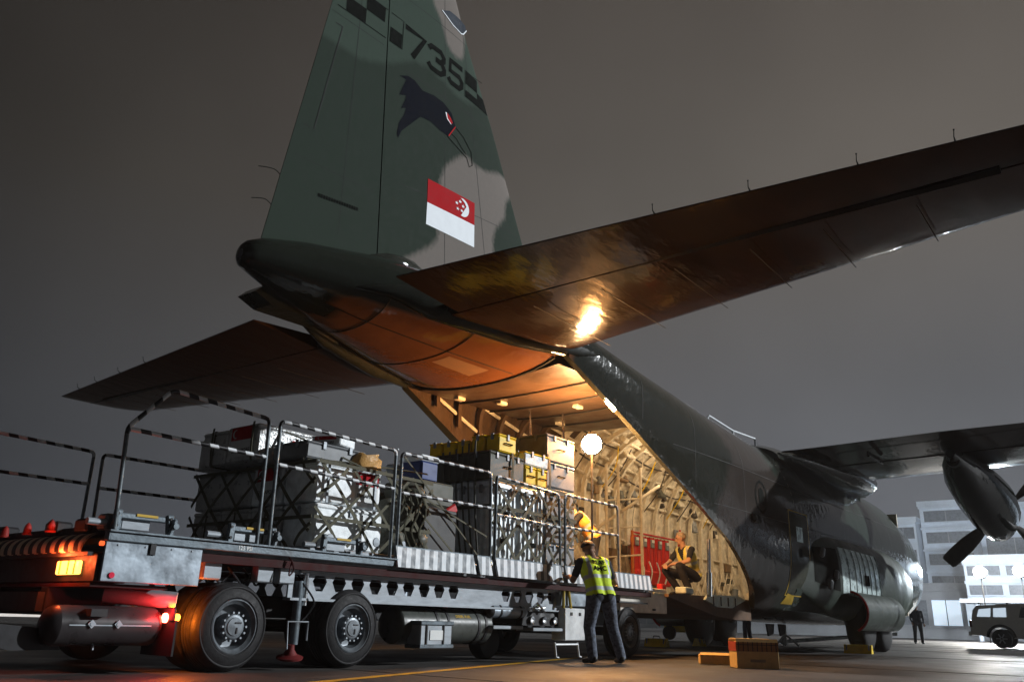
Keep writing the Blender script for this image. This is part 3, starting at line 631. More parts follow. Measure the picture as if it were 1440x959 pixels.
# main gear fairings, gear
def spon(y, a, sg, k=1): 
    hw, zc_, hz = lerp([(18.9,.02,1.9,.5),(19.8,.20,1.85,.75),(20.8,.32,1.78,.92),(22,.44,1.72,.98),(26,.46,1.72,.98),(27.5,.4,1.75,.85),(28.8,.26,1.8,.5),(29.6,.04,1.8,.15)], y)
    return Vector((sg*(2.0+hw*k*math.copysign(abs(math.cos(a))**.8,math.cos(a))), y, zc_+hz*k*math.copysign(abs(math.sin(a))**.85,math.sin(a))))
for sg in (1,-1):
    g = G(); g.loft([[spon(y,-math.pi/2+math.pi*j/20,sg) for j in range(21)]+[Vector((sg*2.04,y,spon(y,math.pi/2,sg).z-.05)),Vector((sg*2.04,y,1.3)),Vector((sg*1.70,y,.9))] for y in fr(18.9,29.6,42)], True)
    sp = obj('gear_fairing', g, PAINTM, AC, smooth=45); paint(sp, lambda p: DG if p.y < 27 else MG)
    for k in range(7):                                                # bare metal panels with joints between
        y0 = 21.25+k*.43; g = G(); aa = fr(-.38,.72,8)
        g.add([spon(y,a,sg,1.012) for y in (y0,y0+.40) for a in aa], [(j,j+1,10+j,9+j) for j in range(8)])
        pn = obj('metal_panel', g, ALU, sp, smooth=50)
        g = G(); g.tube([spon(y0+.415,a,sg,1.02) for a in aa], .016, 5); obj('panel_rib', g, ALU, pn)
    g = G(); aa = fr(-.35,.62,6); yy = fr(19.75,21.1,5); g.add([spon(y,a,sg,1.014) for y in yy for a in aa], [(i*7+j,i*7+j+1,(i+1)*7+j+1,(i+1)*7+j) for i in range(5) for j in range(6)]); obj('inlet_recess', g, MARK, sp, smooth=50)
    for q, zz in ((19.9,2.2),(20.3,1.5),(20.8,1.75)):
        g = G(); g.box((sg*2.36,q,zz), (.10,.26,.22), (0,.2,.2), .03); obj('inlet_vane', g, GREYBOX, sp)
    for q in (22.9,23.1): 
        g = G(); g.box((sg*2.47,q,1.72), (.05,.05,.26), bev=.01); obj('panel_handle', g, MARK, sp)
    rows = []
    for y in (21.35,22.4,23.6,24.9):
        rows.append([Vector((sg*(2.42+.42*math.sin(a)), y, 1.02+.46*math.cos(a)*1.0-.08)) for a in fr(.15,2.75,14)])
    g = G(); g.loft(rows, False, closed=False); g.loft([[p+Vector((-sg*.05,0,0)) for p in r_] for r_ in rows], False, closed=False)
    gd = obj('gear_door', g, PAINTM, AC, smooth=50); paint(gd, lambda p: (.045,.055,.048))
    g = G(); g.tube([p+Vector((0,-.015,0)) for p in rows[0]], .03, 6); obj('door_edge', g, REDB, gd)
    for y in (23.0,24.6):
        g = G(); rad = .66; c_ = (sg*1.94,y,.655)
        g.lathe(c_, (sg,0,0), [(0,.30),(.02,.52),(.06,.61),(.14,rad),(.36,rad),(.44,.61),(.48,.52),(.50,.30)], 32); wh = obj('main_wheel', g, TYRE, AC, smooth=40)
        g = G(); g.lathe((sg*2.30,y,.655), (sg,0,0), [(0,.33),(.10,.34),(.12,.30),(.06,.26),(.10,.12),(.20,.11),(.22,.02)], 24); obj('rim', g, RIM, wh, smooth=35)
        for k in range(10):
            a = 2*math.pi*k/10; g = G(); g.cyl((sg*2.38,y+.22*math.cos(a),.655+.22*math.sin(a)), (sg*2.43,y+.22*math.cos(a),.655+.22*math.sin(a)), .02, n=6); obj('bolt', g, RIM, wh)
        g = G(); g.tube([(sg*1.9,y,.65),(sg*1.75,y,1.6)], .10, 10); obj('gear_strut', g, GALV, AC, smooth=50)
for dx in (-.22,.22):
    g = G(); g.lathe((dx-.12,32.1,.47), (1,0,0), [(0,.2),(.02,.4),(.06,.47),(.18,.47),(.22,.4),(.24,.2)], 24); obj('nose_wheel', g, TYRE, AC, smooth=40)
g = G(); g.tube([(0,32.1,.47),(0,32.0,1.2)], .07, 8); obj('nose_strut', g, GALV, AC)
for q in (20.4,21.2):
    g = G(); g.prism([(q,.62),(q+.5,.62),(q+.42,.40),(q+.1,.34)], 'x', .7, .74); obj('belly_antenna', g, DARKM, AC)
# flight deck windows
for sg in (1,-1):
    for k, (y0,y1,z0,z1) in enumerate(((31.5,32.0,3.0,3.35),(32.1,32.6,2.95,3.3),(32.7,33.1,2.85,3.15),(31.6,32.1,2.35,2.7))):
        b_ = FBVH; gl = drape([[(y0,z0),(y1,z0),(y1,z1),(y0,z1)]], b_, .01, .25, sg); obj('cockpit_window', gl, GLASS, AC)
# doors and markings on the starboard side
def onfus(name, polys, mt, parent=AC, off=.008, lab=None): return obj(name, drape(polys, FBVH, off, .16), mt, parent, label=lab)
pd = onfus('troop_door', [[(18.45,1.25),(19.55,1.25),(19.55,2.95),(18.45,2.95)]], mat('troop door paint', (.045,.047,.038), .45, coat=.3, coatr=.10, bump=.010, bscale=4, spec=0))
onfus('door_outline', stroke([(18.40,1.20),(18.40,3.0),(19.60,3.0),(19.60,1.20)], .04, True), YELP, pd, .012)
onfus('door_step_patch', [[(18.45,1.02),(19.1,1.02),(18.9,1.2),(18.5,1.24)]], YELP, pd, .012)
onfus('door_window', [[(18.8,2.35),(19.2,2.35),(19.2,2.68),(18.8,2.68)]], ALU, pd, .014)
onfus('door_handle', [[(18.92,2.02),(19.08,2.02),(19.08,2.20),(18.92,2.20)]], MARK, pd, .02)
rc_ = onfus('roundel', stroke([(16.93+.29*math.cos(a), 3.09+.31*math.sin(a)) for a in fr(0,2*math.pi*23/24,23)], .055, True), MARK, lab='dark ring roundel with lion head')
onfus('lion_head', [[(16.80,2.98),(16.84,3.12),(16.80,3.22),(16.90,3.28),(17.0,3.26),(17.06,3.18),(17.02,3.10),(17.07,3.02),(17.0,2.98),(16.96,2.92),(16.88,2.94)]], MARK, rc_)
g = G(); g.box((2.14,16.55,2.62), (.10,.34,.2), bev=.05); obj('side_blister', g, PAINTD, AC)
for y in (12.2,14.0,16.1,20.2,22.5,25.0,27.3): onfus('skin_seam', stroke([(y,z) for z in fr(lerp(EDGE,y)[0]+.3 if y < 18.9 else 1.3, 4.55, 8)], .010), SEAM, AC, .006)
for z in (3.55,2.7): onfus('skin_seam', stroke([(y,z) for y in fr(13.2 if z > 3 else 14.7,29,14)], .010), SEAM, AC, .006)
g = G(); g.tube([spt(y, .86, 1.004) for y in fr(10.6,15.6,12)], .012, 6); obj('side_strake', g, CHROME, AC)
hr = G(); hr.tube([(.95,17.05,4.86),(.95,17.2,5.02),(.88,18.7,4.97),(.80,20.3,5.08),(.80,20.32,4.80)], .022, 8); ho = obj('roof_handrail', hr, WHITEP, AC)
g = G(); g.tube([(.88,18.7,4.97),(.88,18.72,4.66)], .03, 8); obj('handrail_post', g, WHITEP, ho)
g = G(); g.prism([(34.4,1.6),(34.9,1.7),(34.8,1.95),(34.4,1.9)], 'x', .95, 1.15); obj('nose_probe', g, DARKM, AC)

# ------------------------------------------------------------------ work lamp in the tail opening
LX, LY = 1.19, 11.8
WL = thing('work_lamp', 'blazing warm flood lamp on a stand before the cargo opening', 'lamp', (LX,LY,1.10))
g = G(); g.tube([(LX,LY,1.11),(LX,LY,3.26)], .020, 8); obj('mast', g, DARKM, WL)
for a in (0.4,2.5,4.6):
    g = G(); g.tube([(LX,LY,1.55),(LX+.2*math.cos(a),LY+.35*math.sin(a),1.11)], .016, 6); obj('leg', g, DARKM, WL)
_d = Vector((.62,-.75,-.22)).normalized(); c_ = Vector((LX,LY,3.38))
g = G(); g.lathe(c_-_d*.10, _d, [(0,.05),(.03,.15),(.10,.20),(.11,.18)], 24); obj('reflector', g, CHROME, WL, smooth=40)
g = G(); g.lathe(c_+_d*.015, _d, [(0,.165),(.02,.16),(.06,.10),(.075,.01)], 48); obj('lens', g, mat('glowing lamp lens', (1,.9,.7), .3, emit=(1,.80,.50), estr=140), WL, smooth=60)
lamp('work_lamp_glow', c_+_d*.22+Vector((0,0,.02)), 720, (1,.42,.11), .12, WL)
lamp('work_lamp_spill', c_-_d*.3+Vector((0,0,-.02)), 480, (1,.58,.25), .12, WL)

# ------------------------------------------------------------------ the cargo loader
LD = thing('cargo_loader', 'flat deck aircraft cargo loader with striped railings and two rear axles', 'loader', (0,8.5,0))
X1 = 1.45
# chassis
for s_ in (-1,1):
    g = G(); g.box((s_*.62,8.4,.60), (.14,9.6,.22), bev=.01); obj('chassis_rail', g, DARKM, LD)
for y in (3.6,4.4,5.8,7.3,8.6,9.9,11.2,12.2):
    g = G(); g.box((0,y,.58), (1.3,.12,.16)); obj('cross_member', g, DARKM, LD)
# castellated side beams with real hexagonal openings
def castellated(x, y0, y1, z0, z1, pitch, skip=()):
    g = G(); zc_ = (z0+z1)/2+.03; hh = .078; n = int((y1-y0)/pitch)
    for k in range(n):
        a = y0+k*pitch; b = a+pitch; c_ = (a+b)/2; o_ = [(a,z0),(b,z0),(b,z1),(a,z1)]
        if k in skip: g.prism(o_, 'x', x-.012, x+.012); continue
        h6 = [(c_-.045,zc_-hh),(c_+.045,zc_-hh),(c_+.098,zc_+.02),(c_+.066,zc_+hh),(c_-.066,zc_+hh),(c_-.098,zc_+.02)]
        for q in (x+.012, x-.012):
            V = [(q,*p) for p in o_]+[(q,*p) for p in h6]
            g.add(V, [(0,1,5,4),(1,6,5),(1,2,7,6),(2,3,8,7),(3,0,9,8) if False else (3,9,8),(3,0,4,9)])
        g.add([(x+.012,*p) for p in h6]+[(x-.012,*p) for p in h6], [(i,(i+1)%6,6+(i+1)%6,6+i) for i in range(6)])
    g.box((x,(y0+y0+n*pitch)/2,z0), (.12,n*pitch,.025)); g.box((x,(y0+y0+n*pitch)/2,z1), (.12,n*pitch,.025)); return g
for s_ in (1,-1): obj('castellated_beam', castellated(s_*1.30, 5.70, 10.6, .68, .955, .272, (10,11,12)), GALV, LD)
g = G(); g.box((1.30,10.97,.86), (.16,.78,.215), bev=.01); obj('side_locker', g, PANELG, LD)
for s_ in (1,-1):
    g = G(); g.box((s_*1.37,8.6,1.005), (.14,9.4,.075)); obj('deck_underframe', g, REDM, LD)
g = G(); g.box((0,8.45,1.075), (2.8,9.6,.05)); obj('deck_plate', g, mat('dark deck steel', (.07,.072,.075), .45, metal=.5, dirt=.5), LD)
for k in range(30):
    y = 3.9+k*.315; g = G(); g.cyl((-1.2,y,1.13), (1.2,y,1.13), .036, n=10); obj('deck_roller', g, GALV, LD, smooth=50)
# side rail of the rear deck
for s_ in (1,-1):
    g = G(); g.box((s_*1.45,5.35,1.115), (.07,3.42,.075), bev=.008); g.box((s_*1.46,5.35,1.16), (.10,3.42,.014)); sr = obj('deck_side_rail', g, STEEL, LD)
gt = text_geo('125 PSI', .055, lambda a, b: Vector((1.4885, 5.00+a, 1.117+b)), bold=.001); o = obj('rail_lettering', gt, LABEL, LD); o['kind'] = 'stuff'
# pallet guides and locks along the deck edge
def guide(y):
    g = G(); g.box((1.40,y+.25,1.30), (.05,.50,.05), bev=.008); a = obj('pallet_guide', g, STEEL, LD)
    for q in (0,.5):
        g = G(); g.box((1.42,y+q,1.25), (.05,.07,.20), (R(8 if q else -4),0,0), .012); obj('guide_bracket', g, STEEL, a)
    g = G(); g.box((1.375,y+.2,1.235), (.02,.26,.09), bev=.005); obj('lock_plate', g, GALV, a)
    g = G(); g.box((1.428,y+.27,1.315), (.012,.20,.022)); obj('yellow_mark', g, YELP, a)
    g = G(); g.cyl((1.43,y+.52,1.25), (1.50,y+.52,1.25), .028, n=10); g.box((1.46,y+.50,1.20), (.035,.05,.24), (R(-14),0,0), .015); obj('lock_lever', g, STEEL, a)
    for q in (-.01,.49):
        for z in (1.21,1.31):
            g = G(); g.cyl((1.44,y+q,z), (1.455,y+q,z), .014, n=8); obj('bolt', g, DARKM, a)
    g = G(); g.cyl((1.36,y-.22,1.23), (1.36,y-.06,1.23), .03, n=10); obj('stop_roller', g, GALV, a)
for y in (3.72,4.86,6.02): guide(y)
# striped folding guards along the side, in sections
for s_ in (1,-1):
    for a, b in ((7.05,8.46),(8.54,8.80),(8.92,10.46),(10.58,11.12),(12.05,13.20)):
        g = G(); g.prism([(s_*1.44,1.30),(s_*1.47,1.305),(s_*1.53,1.075),(s_*1.50,1.07)], 'y', a, b); gp = obj('striped_guard', g, GUARD, LD)
        g = G(); g.box((s_*1.42,(a+b)/2,1.31), (.10,b-a,.016)); obj('guard_cap', g, STEEL, gp)
# railings
RAILM = mat('dark rail paint', (.10,.115,.125), .35, metal=.3, nscale=20, namp=.3)
def rail(pts, mids, x, nm='railing'):
    P = [Vector((x,y,z)) for y,z in pts]; L = []
    for i, p in enumerate(P):                                          # rounded corners
        if 0 < i < len(P)-1:
            a = (P[i-1]-p).normalized()*.06; b = (P[i+1]-p).normalized()*.06; L += [p+a, p+a*.4+b*.4*.3, p+b*.4+a*.12, p+b]
        else: L.append(p)
    g = G(); g.tube([L[0],L[1]], .020, 10); root = obj(nm, g, RAILM, LD, smooth=60)
    g = G(); g.tube(L[1:-1], .0205, 10); obj('top_rail', g, TAPE, root, smooth=60)
    g = G(); g.tube([L[-2],L[-1]], .020, 10); obj('post', g, RAILM, root, smooth=60)
    for (ya,za_,yb,zb_) in mids:
        g = G(); g.tube([(x,ya,za_),(x,yb,zb_)], .0195, 10); obj('mid_rail', g, TAPE, root, smooth=60)
rail([(3.70,1.15),(3.66,2.05),(4.03,2.47),(5.13,2.42),(5.15,1.12)], [(3.67,2.04,5.14,2.03)], X1)
rail([(5.29,1.12),(5.27,2.43),(6.97,2.41),(6.98,1.1)], [(5.28,1.98,6.97,1.96)], X1)
rail([(7.08,1.1),(7.07,2.40),(8.79,2.42),(8.83,1.1)], [(7.07,1.93,8.8,1.95)], X1)
rail([(8.92,1.1),(8.92,2.40),(10.44,2.34),(10.5,1.1)], [(8.92,1.88,10.46,1.86)], X1)
rail([(10.62,1.1),(10.60,2.36),(12.17,2.37),(12.19,1.1)], [(10.6,1.88,12.18,1.90)], X1)
rail([(3.1,1.15),(3.1,2.36),(4.82,2.31),(4.82,1.15)], [(3.1,1.93,4.82,1.93)], -X1)
rail([(4.96,1.15),(4.93,2.30),(6.6,2.31),(6.62,1.15)], [(4.94,1.90,6.6,1.92)], -X1)
rail([(6.75,1.15),(6.73,2.30),(8.4,2.31),(8.42,1.15)], [(6.74,1.90,8.4,1.92)], -X1)
# wheels
def wheel(x, y, sg, name='wheel'):
    r = .405; c_ = Vector((x,y,r)); ax = (sg,0,0); wd = .34
    g = G(); g.lathe(c_-Vector((sg*wd,0,0)), ax, [(0,.24),(.015,.32),(.05,.385),(.075,.40),(.09,r)]+[q for k in range(4) for q in ((.10+k*.042,r),(.105+k*.042,r-.012),(.118+k*.042,r-.012),(.123+k*.042,r))]+[(.27,.40),(.295,.385),(.32,.345),(.335,.30),(.34,.265),(.325,.245),(.20,.235)], 48, False); root = obj(name, g, TYRE, LD, smooth=30)
    g = G(); g.lathe(c_, ax, [(-.02,.25),(-.005,.25),(.002,.238),(-.012,.228),(-.03,.205),(-.08,.195),(-.13,.185),(-.135,.16),(-.13,.02)], 40, False); rim = obj('rim', g, RIM, root, smooth=30)
    g = G(); g.lathe(c_, ax, [(-.14,.125),(-.02,.12),(-.005,.105),(0,.085),(.008,.08),(.012,.0)], 32); hub = obj('hub', g, RIM, rim, smooth=30)
    for k in range(14):
        a = 2*math.pi*k/14; g = G(); p = c_+Vector((-sg*.03,.128*math.cos(a),.128*math.sin(a))); g.cyl(p, p+Vector((sg*.035,0,0)), .011, n=6); obj('wheel_nut', g, GALV, rim)
    g = G(); g.box(c_+Vector((sg*.014,.02,-.035)), (.008,.014,.055)); g.box(c_+Vector((sg*.014,.03,.035)), (.008,.07,.012)); obj('hub_mark', g, DARKM, rim)
    g = G(); g.lathe(c_, ax, [(-.022,.372),(-.012,.364),(-.010,.356),(-.014,.348)], 48, False); obj('sidewall_bead', g, TYRE, root, smooth=60)
    return root
for y in (5.05,6.55,12.62):
    wheel(1.40, y, 1); wheel(-1.40, y, -1)
for y in (5.05,6.55,12.62):
    g = G(); g.cyl((-1.2,y,.405), (1.2,y,.405), .07, n=12); obj('axle', g, DARKM, LD)
for k, y in enumerate((5.05,6.55)):
    g = G(); g.lathe((1.04,y,.405), (-1,0,0), [(0,.25),(.02,.38),(.08,.405),(.26,.405),(.32,.38),(.34,.25)], 40); obj('inner_wheel', g, TYRE, LD, smooth=35)
# rear side panel, rear bumper, lamps
g = G(); g.box((1.455,4.10,.91), (.025,.92,.325), bev=.006); sp_ = obj('side_panel', g, PANELG, LD)
g = G(); g.cyl((1.46,3.73,.80), (1.48,3.73,.80), .025, n=14); obj('red_reflector', g, mat('red reflector', (.5,.02,.05), .2), sp_)
g = G(); g.box((1.475,4.06,1.035), (.02,.06,.10), bev=.006); obj('panel_catch', g, DARKM, sp_)
for y in (3.75,4.0,4.25,4.45):
    g = G(); g.cyl((1.465,y,1.05), (1.475,y,1.05), .009, n=6); obj('bolt', g, GALV, sp_)
g = G(); g.box((0,3.75,.86), (2.86,.28,.24), bev=.01); rb = obj('rear_bumper', g, DARKM, LD)
g = G(); g.box((0,3.95,.72), (2.8,.7,.03)); obj('rear_underplate', g, REDM, LD)
g = G(); g.box((1.0,3.595,.86), (.40,.03,.115), bev=.01); tl = obj('tail_lamp', g, mat('amber tail lamp glass', (.9,.35,.05), .3, emit=(1,.36,.06), estr=5.5), LD)
for q in (-.12,.02,.13):
    g = G(); g.box((1.0+q,3.577,.86), (.012,.012,.11)); obj('lens_rib', g, mat('amber rib', (.8,.2,.02), .3, emit=(1,.15,.02), estr=2.2), tl)
lamp('tail_lamp_light', (1.0,3.47,.93), 26, (1,.12,.03), .06, tl)
g = G(); rows = []
for a in fr(0,1.45,8): rows.append([Vector((x, 3.70-.17*math.sin(a)-.0, .96+.18*(1-math.cos(a))+.0)) if False else Vector((x, 3.52+.20*(1-math.cos(a)), .985+.17*math.sin(a))) for x in fr(-1.45,1.28,20)])
g.loft(rows, False, closed=False); g.loft([[p+Vector((0,.015,-.006)) for p in r_] for r_ in rows], False, closed=False); obj('rear_striped_guard', g, REARST, LD, smooth=60)
g = G(); g.box((0,3.56,.965), (2.8,.05,.03)); obj('guard_edge', g, DARKM, LD)
g = G(); g.box((0,3.78,1.17), (2.7,.20,.09), bev=.01); rbm = obj('rear_stop_beam', g, DARKM, LD)
for x in (-1.1,-.62,.45,1.0): 
    g = G(); g.box((x,3.70,1.22), (.22,.16,.12), bev=.02); obj('stop_block', g, DARKM, rbm)
g = G(); g.box((1.30,3.80,1.24), (.16,.3,.14), bev=.02); obj('stop_block', g, STEEL, rbm)
for x, y in ((.74,3.50),(.20,3.54),(-.36,3.58),(-.95,3.6)):
    g = G(); g.lathe((x,y,1.16), (0,0,1), [(0,.045),(.012,.045),(.016,.036),(.06,.032),(.09,.024),(.11,.006)], 14); c1 = obj('stop_cone', g, mat('dull red plastic', (.16,.015,.012), .6), LD, smooth=40)
g = G(); g.cyl((1.14,3.48,.395), (1.14,4.34,.395), .162, n=28); at = obj('air_tank', g, mat('grey tank paint', (.026,.023,.024), .35, dirt=.3), LD, smooth=40)
g = G(); g.lathe((1.14,3.48,.395), (0,-1,0), [(0,.162),(.05,.14),(.085,.08),(.095,.01)], 28); obj('tank_end', g, MATS['grey tank paint'], at, smooth=50)
g = G(); g.lathe((1.14,4.34,.395), (0,1,0), [(0,.162),(.035,.14),(.06,.08),(.065,.01)], 28); obj('tank_end', g, MATS['grey tank paint'], at, smooth=50)
g = G(); g.box((1.30,3.9,.40), (.012,.72,.010)); obj('weld_flange', g, GALV, at)
for y in (3.72,3.95):
    g = G(); g.cyl((1.30,y,.41), (1.325,y,.41), .018, n=8); g.box((1.315,y,.41), (.012,.05,.05), (R(45),0,0)); obj('drain_valve', g, GALV, at)
g = G(); g.cyl((1.14,3.85,.20), (1.14,3.85,.25), .012, n=6); obj('drain_plug', g, GALV, at)
g = G(); g.prism([(3.2,.20),(3.05,.24),(3.02,.32),(3.08,.40),(3.55,.36),(3.6,.2)], 'x', 1.02, 1.10); obj('tow_eye', g, DARKM, LD)
g = G(); g.box((.2,3.75,.50), (2.3,.14,.06)); obj('rear_cross_bar', g, DARKM, LD)
g = G(); g.box((1.15,4.44,.30), (.5,.02,.30)); mf = obj('mud_flap', g, BLACK, LD)
g = G(); g.box((1.2,4.425,.50), (.36,.03,.12), bev=.01); lb = obj('lamp_bracket', g, DARKM, LD)
g = G(); g.lathe((1.27,4.41,.47), (0,-1,0), [(0,.042),(.02,.04),(.03,.02),(.032,.002)], 18); bl = obj('brake_lamp', g, mat('red brake lamp glass', (.8,.05,.03), .3, emit=(1,.10,.06), estr=26), LD, smooth=50)
lamp('brake_lamp_light', (1.37,4.34,.53), 12, (1,.03,.03), .035, bl)
g = G(); g.lathe((1.37,4.45,.475), (0,1,0), [(0,.034),(.02,.03),(.03,.015),(.032,.002)], 18); ml = obj('marker_lamp', g, mat('amber marker glass', (.9,.3,.03), .3, emit=(1,.25,.03), estr=9), LD, smooth=50)
lamp('marker_lamp_light', (1.33,4.50,.46), 26, (1,.20,.015), .03, ml)
g = G(); g.cyl((1.40,3.655,1.055), (1.40,3.625,1.055), .02, n=10); obj('rear_marker', g, mat('red marker glass', (.7,.05,.02), .3, emit=(1,.12,.03), estr=1.6), LD)
# bits and pipes below the rear deck
g = G(); g.cyl((.9,4.0,.66), (1.25,4.5,.62), .075, n=14); obj('exhaust_elbow', g, GALV, LD, smooth=50)
for k in range(7):
    g = G(); x0 = 1.2+.03*(k % 3); y0 = 4.55+k*.22; g.tube(bez([(x0,y0,.95),(x0+.05,y0+.08,.85),(x0-.02,y0+.2,.80),(x0,y0+.3,.93)], 5), .011, 5); obj('brake_hose', g, BLACK, LD)
for y in (4.75,5.35,5.62): 
    g = G(); g.box((1.33,y,.90), (.10,.20,.16), bev=.012); obj('valve_block', g, GALV, LD)
# stabiliser jack between the rear wheels
g = G(); g.cyl((1.30,5.93,.98), (1.30,5.93,.62), .032, n=12); jk = obj('jack_ram', g, CHROME, LD, smooth=50)
g = G(); g.cyl((1.32,5.83,.86), (1.32,5.83,.24), .045, n=14); obj('jack_tube', g, STEEL, jk, smooth=50)
g = G(); g.lathe((1.32,5.80,.105), (.15,-.1,1), [(0,.13),(.02,.135),(.045,.07),(.09,.04),(.14,.035)], 24); obj('jack_foot', g, mat('red jack pad', (.10,.012,.012), .6), jk, smooth=35)
g = G(); g.tube([(1.36,5.72,.20),(1.36,5.70,.46),(1.36,5.96,.46),(1.36,5.96,.28)], .010, 6); obj('jack_cage', g, GALV, jk)
g = G(); g.tube(bez([(1.36,5.84,.84),(1.40,5.98,.66),(1.36,5.93,.52),(1.35,5.83,.42)], 6), .010, 6); obj('jack_hose', g, BLACK, jk)
g = G(); g.cyl((1.36,5.80,.93), (1.36,5.80,.99), .02, n=8); obj('jack_valve', g, GALV, jk)
# fuel tank, receiver, boxes
g = G(); g.cyl((1.08,7.46,.445), (1.08,9.12,.445), .215, n=32); ft = obj('fuel_tank', g, TANKM, LD, smooth=40)
for y, d in ((7.46,-1),(9.12,1)):
    g = G(); g.lathe((1.08,y,.445), (0,d,0), [(0,.215),(.04,.19),(.06,.10),(.065,.01)], 32); obj('tank_end', g, TANKM, ft, smooth=50)
for y in (8.05,8.25,8.85,9.0):
    g = G(); g.lathe((1.08,y-.02,.445), (0,1,0), [(0,.216),(0,.224),(.04,.224),(.04,.216)], 32); obj('tank_strap', g, DARKM, ft, smooth=30)
g = G(); g.cyl((1.08,8.4,.66), (1.08,8.4,.70), .035, n=12); obj('filler_cap', g, REDB, ft)
gt = text_geo('DIESEL FUEL', .055, lambda a, b: Vector((1.08+.217*math.cos(.55+b*4.4), 8.55+a, .445+.217*math.sin(.55+b*4.4))), bold=.001); obj('tank_lettering', gt, YELP, ft)
g = G(); g.cyl((1.26,9.10,.645), (1.26,9.80,.645), .088, n=24); rc2 = obj('air_receiver', g, PANELG, LD, smooth=40)
for y, d in ((9.10,-1),(9.80,1)):
    g = G(); g.lathe((1.26,y,.645), (0,d,0), [(0,.088),(.05,.075),(.09,.04),(.10,.005)], 24); obj('receiver_end', g, DARKM if d < 0 else PANELG, rc2, smooth=50)
for y in (9.25,9.70):
    g = G(); g.lathe((1.26,y-.015,.645), (0,1,0), [(0,.089),(0,.096),(.03,.096),(.03,.089)], 24); obj('receiver_band', g, DARKM, rc2)
g = G(); g.box((1.33,7.86,.335), (.22,.56,.26), bev=.012); bb = obj('battery_box', g, GALV, LD)
g = G(); g.box((1.335,7.86,.215), (.25,.60,.045), bev=.006); obj('box_tray', g, STEEL, bb)
g = G(); g.box((1.335,7.86,.475), (.25,.60,.05), bev=.01); obj('box_lid', g, STEEL, bb)
g = G(); g.box((1.445,7.86,.34), (.008,.24,.11)); obj('box_label', g, LABEL, bb)
for y in (7.68,7.98):
    g = G(); g.box((1.449,y,.34), (.012,.02,.25)); obj('box_strap', g, DARKM, bb)
g = G(); g.box((1.25,9.35,.44), (.28,.66,.045), bev=.006); obj('equipment_shelf', g, GALV, LD)
g = G(); g.box((1.25,10.30,.42), (.30,.80,.045), bev=.006); sh = obj('equipment_shelf', g, GALV, LD)
for y in (9.95,10.25,10.52):
    g = G(); g.lathe((1.26,y,.545), (1,0,0), [(0,.11),(.03,.115),(.05,.10),(.06,.05),(.09,.045),(.095,.005)], 24); rl = obj('hose_reel', g, DARKM, LD, smooth=35)
    g = G(); g.lathe((1.345,y,.545), (1,0,0), [(0,.055),(.012,.05),(.016,.01)], 18); obj('reel_hub', g, CHROME, rl, smooth=40)
g = G(); g.box((1.26,10.2,.60), (.10,.9,.26)); obj('reel_back', g, DARKM, LD)
g = G(); g.tube(bez([(1.36,9.95,.70),(1.38,10.05,.74),(1.38,10.2,.66)], 6), .018, 6); g.cyl((1.30,9.9,.68), (1.30,10.3,.71), .035, n=10); obj('pump_pipe', g, CHROME, LD, smooth=50)
g = G(); g.box((1.31,10.92,.50), (.24,.54,.45), bev=.01); wb = obj('tool_locker', g, mat('white locker paint', (.55,.57,.58), .4, dirt=.3), LD)
for y in (10.82,11.05):
    g = G(); g.box((1.435,y,.645), (.01,.05,.045)); obj('locker_latch', g, DARKM, wb)
g = G(); g.tube([(1.35,10.5,.25),(1.38,10.5,.05),(1.38,10.56,.045)], .014, 6); g.tube([(1.35,11.1,.25),(1.38,11.1,.05),(1.38,11.16,.045)], .014, 6); g.tube([(1.36,10.5,.22),(1.36,11.1,.22)], .014, 6); obj('folding_step', g, WHITEBOX, LD)
for y in (10.66,10.78):
    g = G(); g.tube([(1.40,y,1.0),(1.42,y+(-.04 if y < 10.7 else .04),.72)], .022, 8); obj('hazard_handle', g, mat('yellow and black handle', (.35,.26,.03), .5), LD)
g = G(); g.lathe((.4,9.9,.25), (1,0,0), [(0,.12),(.02,.22),(.06,.25),(.2,.25),(.24,.22),(.26,.12)], 30); obj('spare_wheel', g, TYRE, LD, smooth=40)
g = G(); g.box((1.30,13.22,.92), (.10,1.66,.42), bev=.012); fp = obj('front_guard_plate', g, mat('cream front plate', (.62,.58,.50), .4, dirt=.2), LD)
g = G(); g.box((1.355,13.55,.77), (.012,.10,.035)); obj('plate_slot', g, DARKM, fp)
g = G(); g.box((0,13.32,1.05), (2.7,.08,.10)); obj('front_deck_beam', g, DARKM, LD)
g = G(); g.cyl((1.30,13.2,1.03), (1.42,13.2,1.03), .05, n=14); obj('front_roller', g, BLACK, LD)
g = G(); g.box((1.25,12.62,.86), (.46,.95,.025)); obj('front_mudguard', g, DARKM, LD)
g = G(); g.tube(bez([(1.46,5.55,1.08),(1.50,5.57,1.02),(1.49,5.60,.95),(1.50,5.54,.90),(1.48,5.58,1.05)], 5), .008, 5); obj('safety_chain', g, REDM, LD)

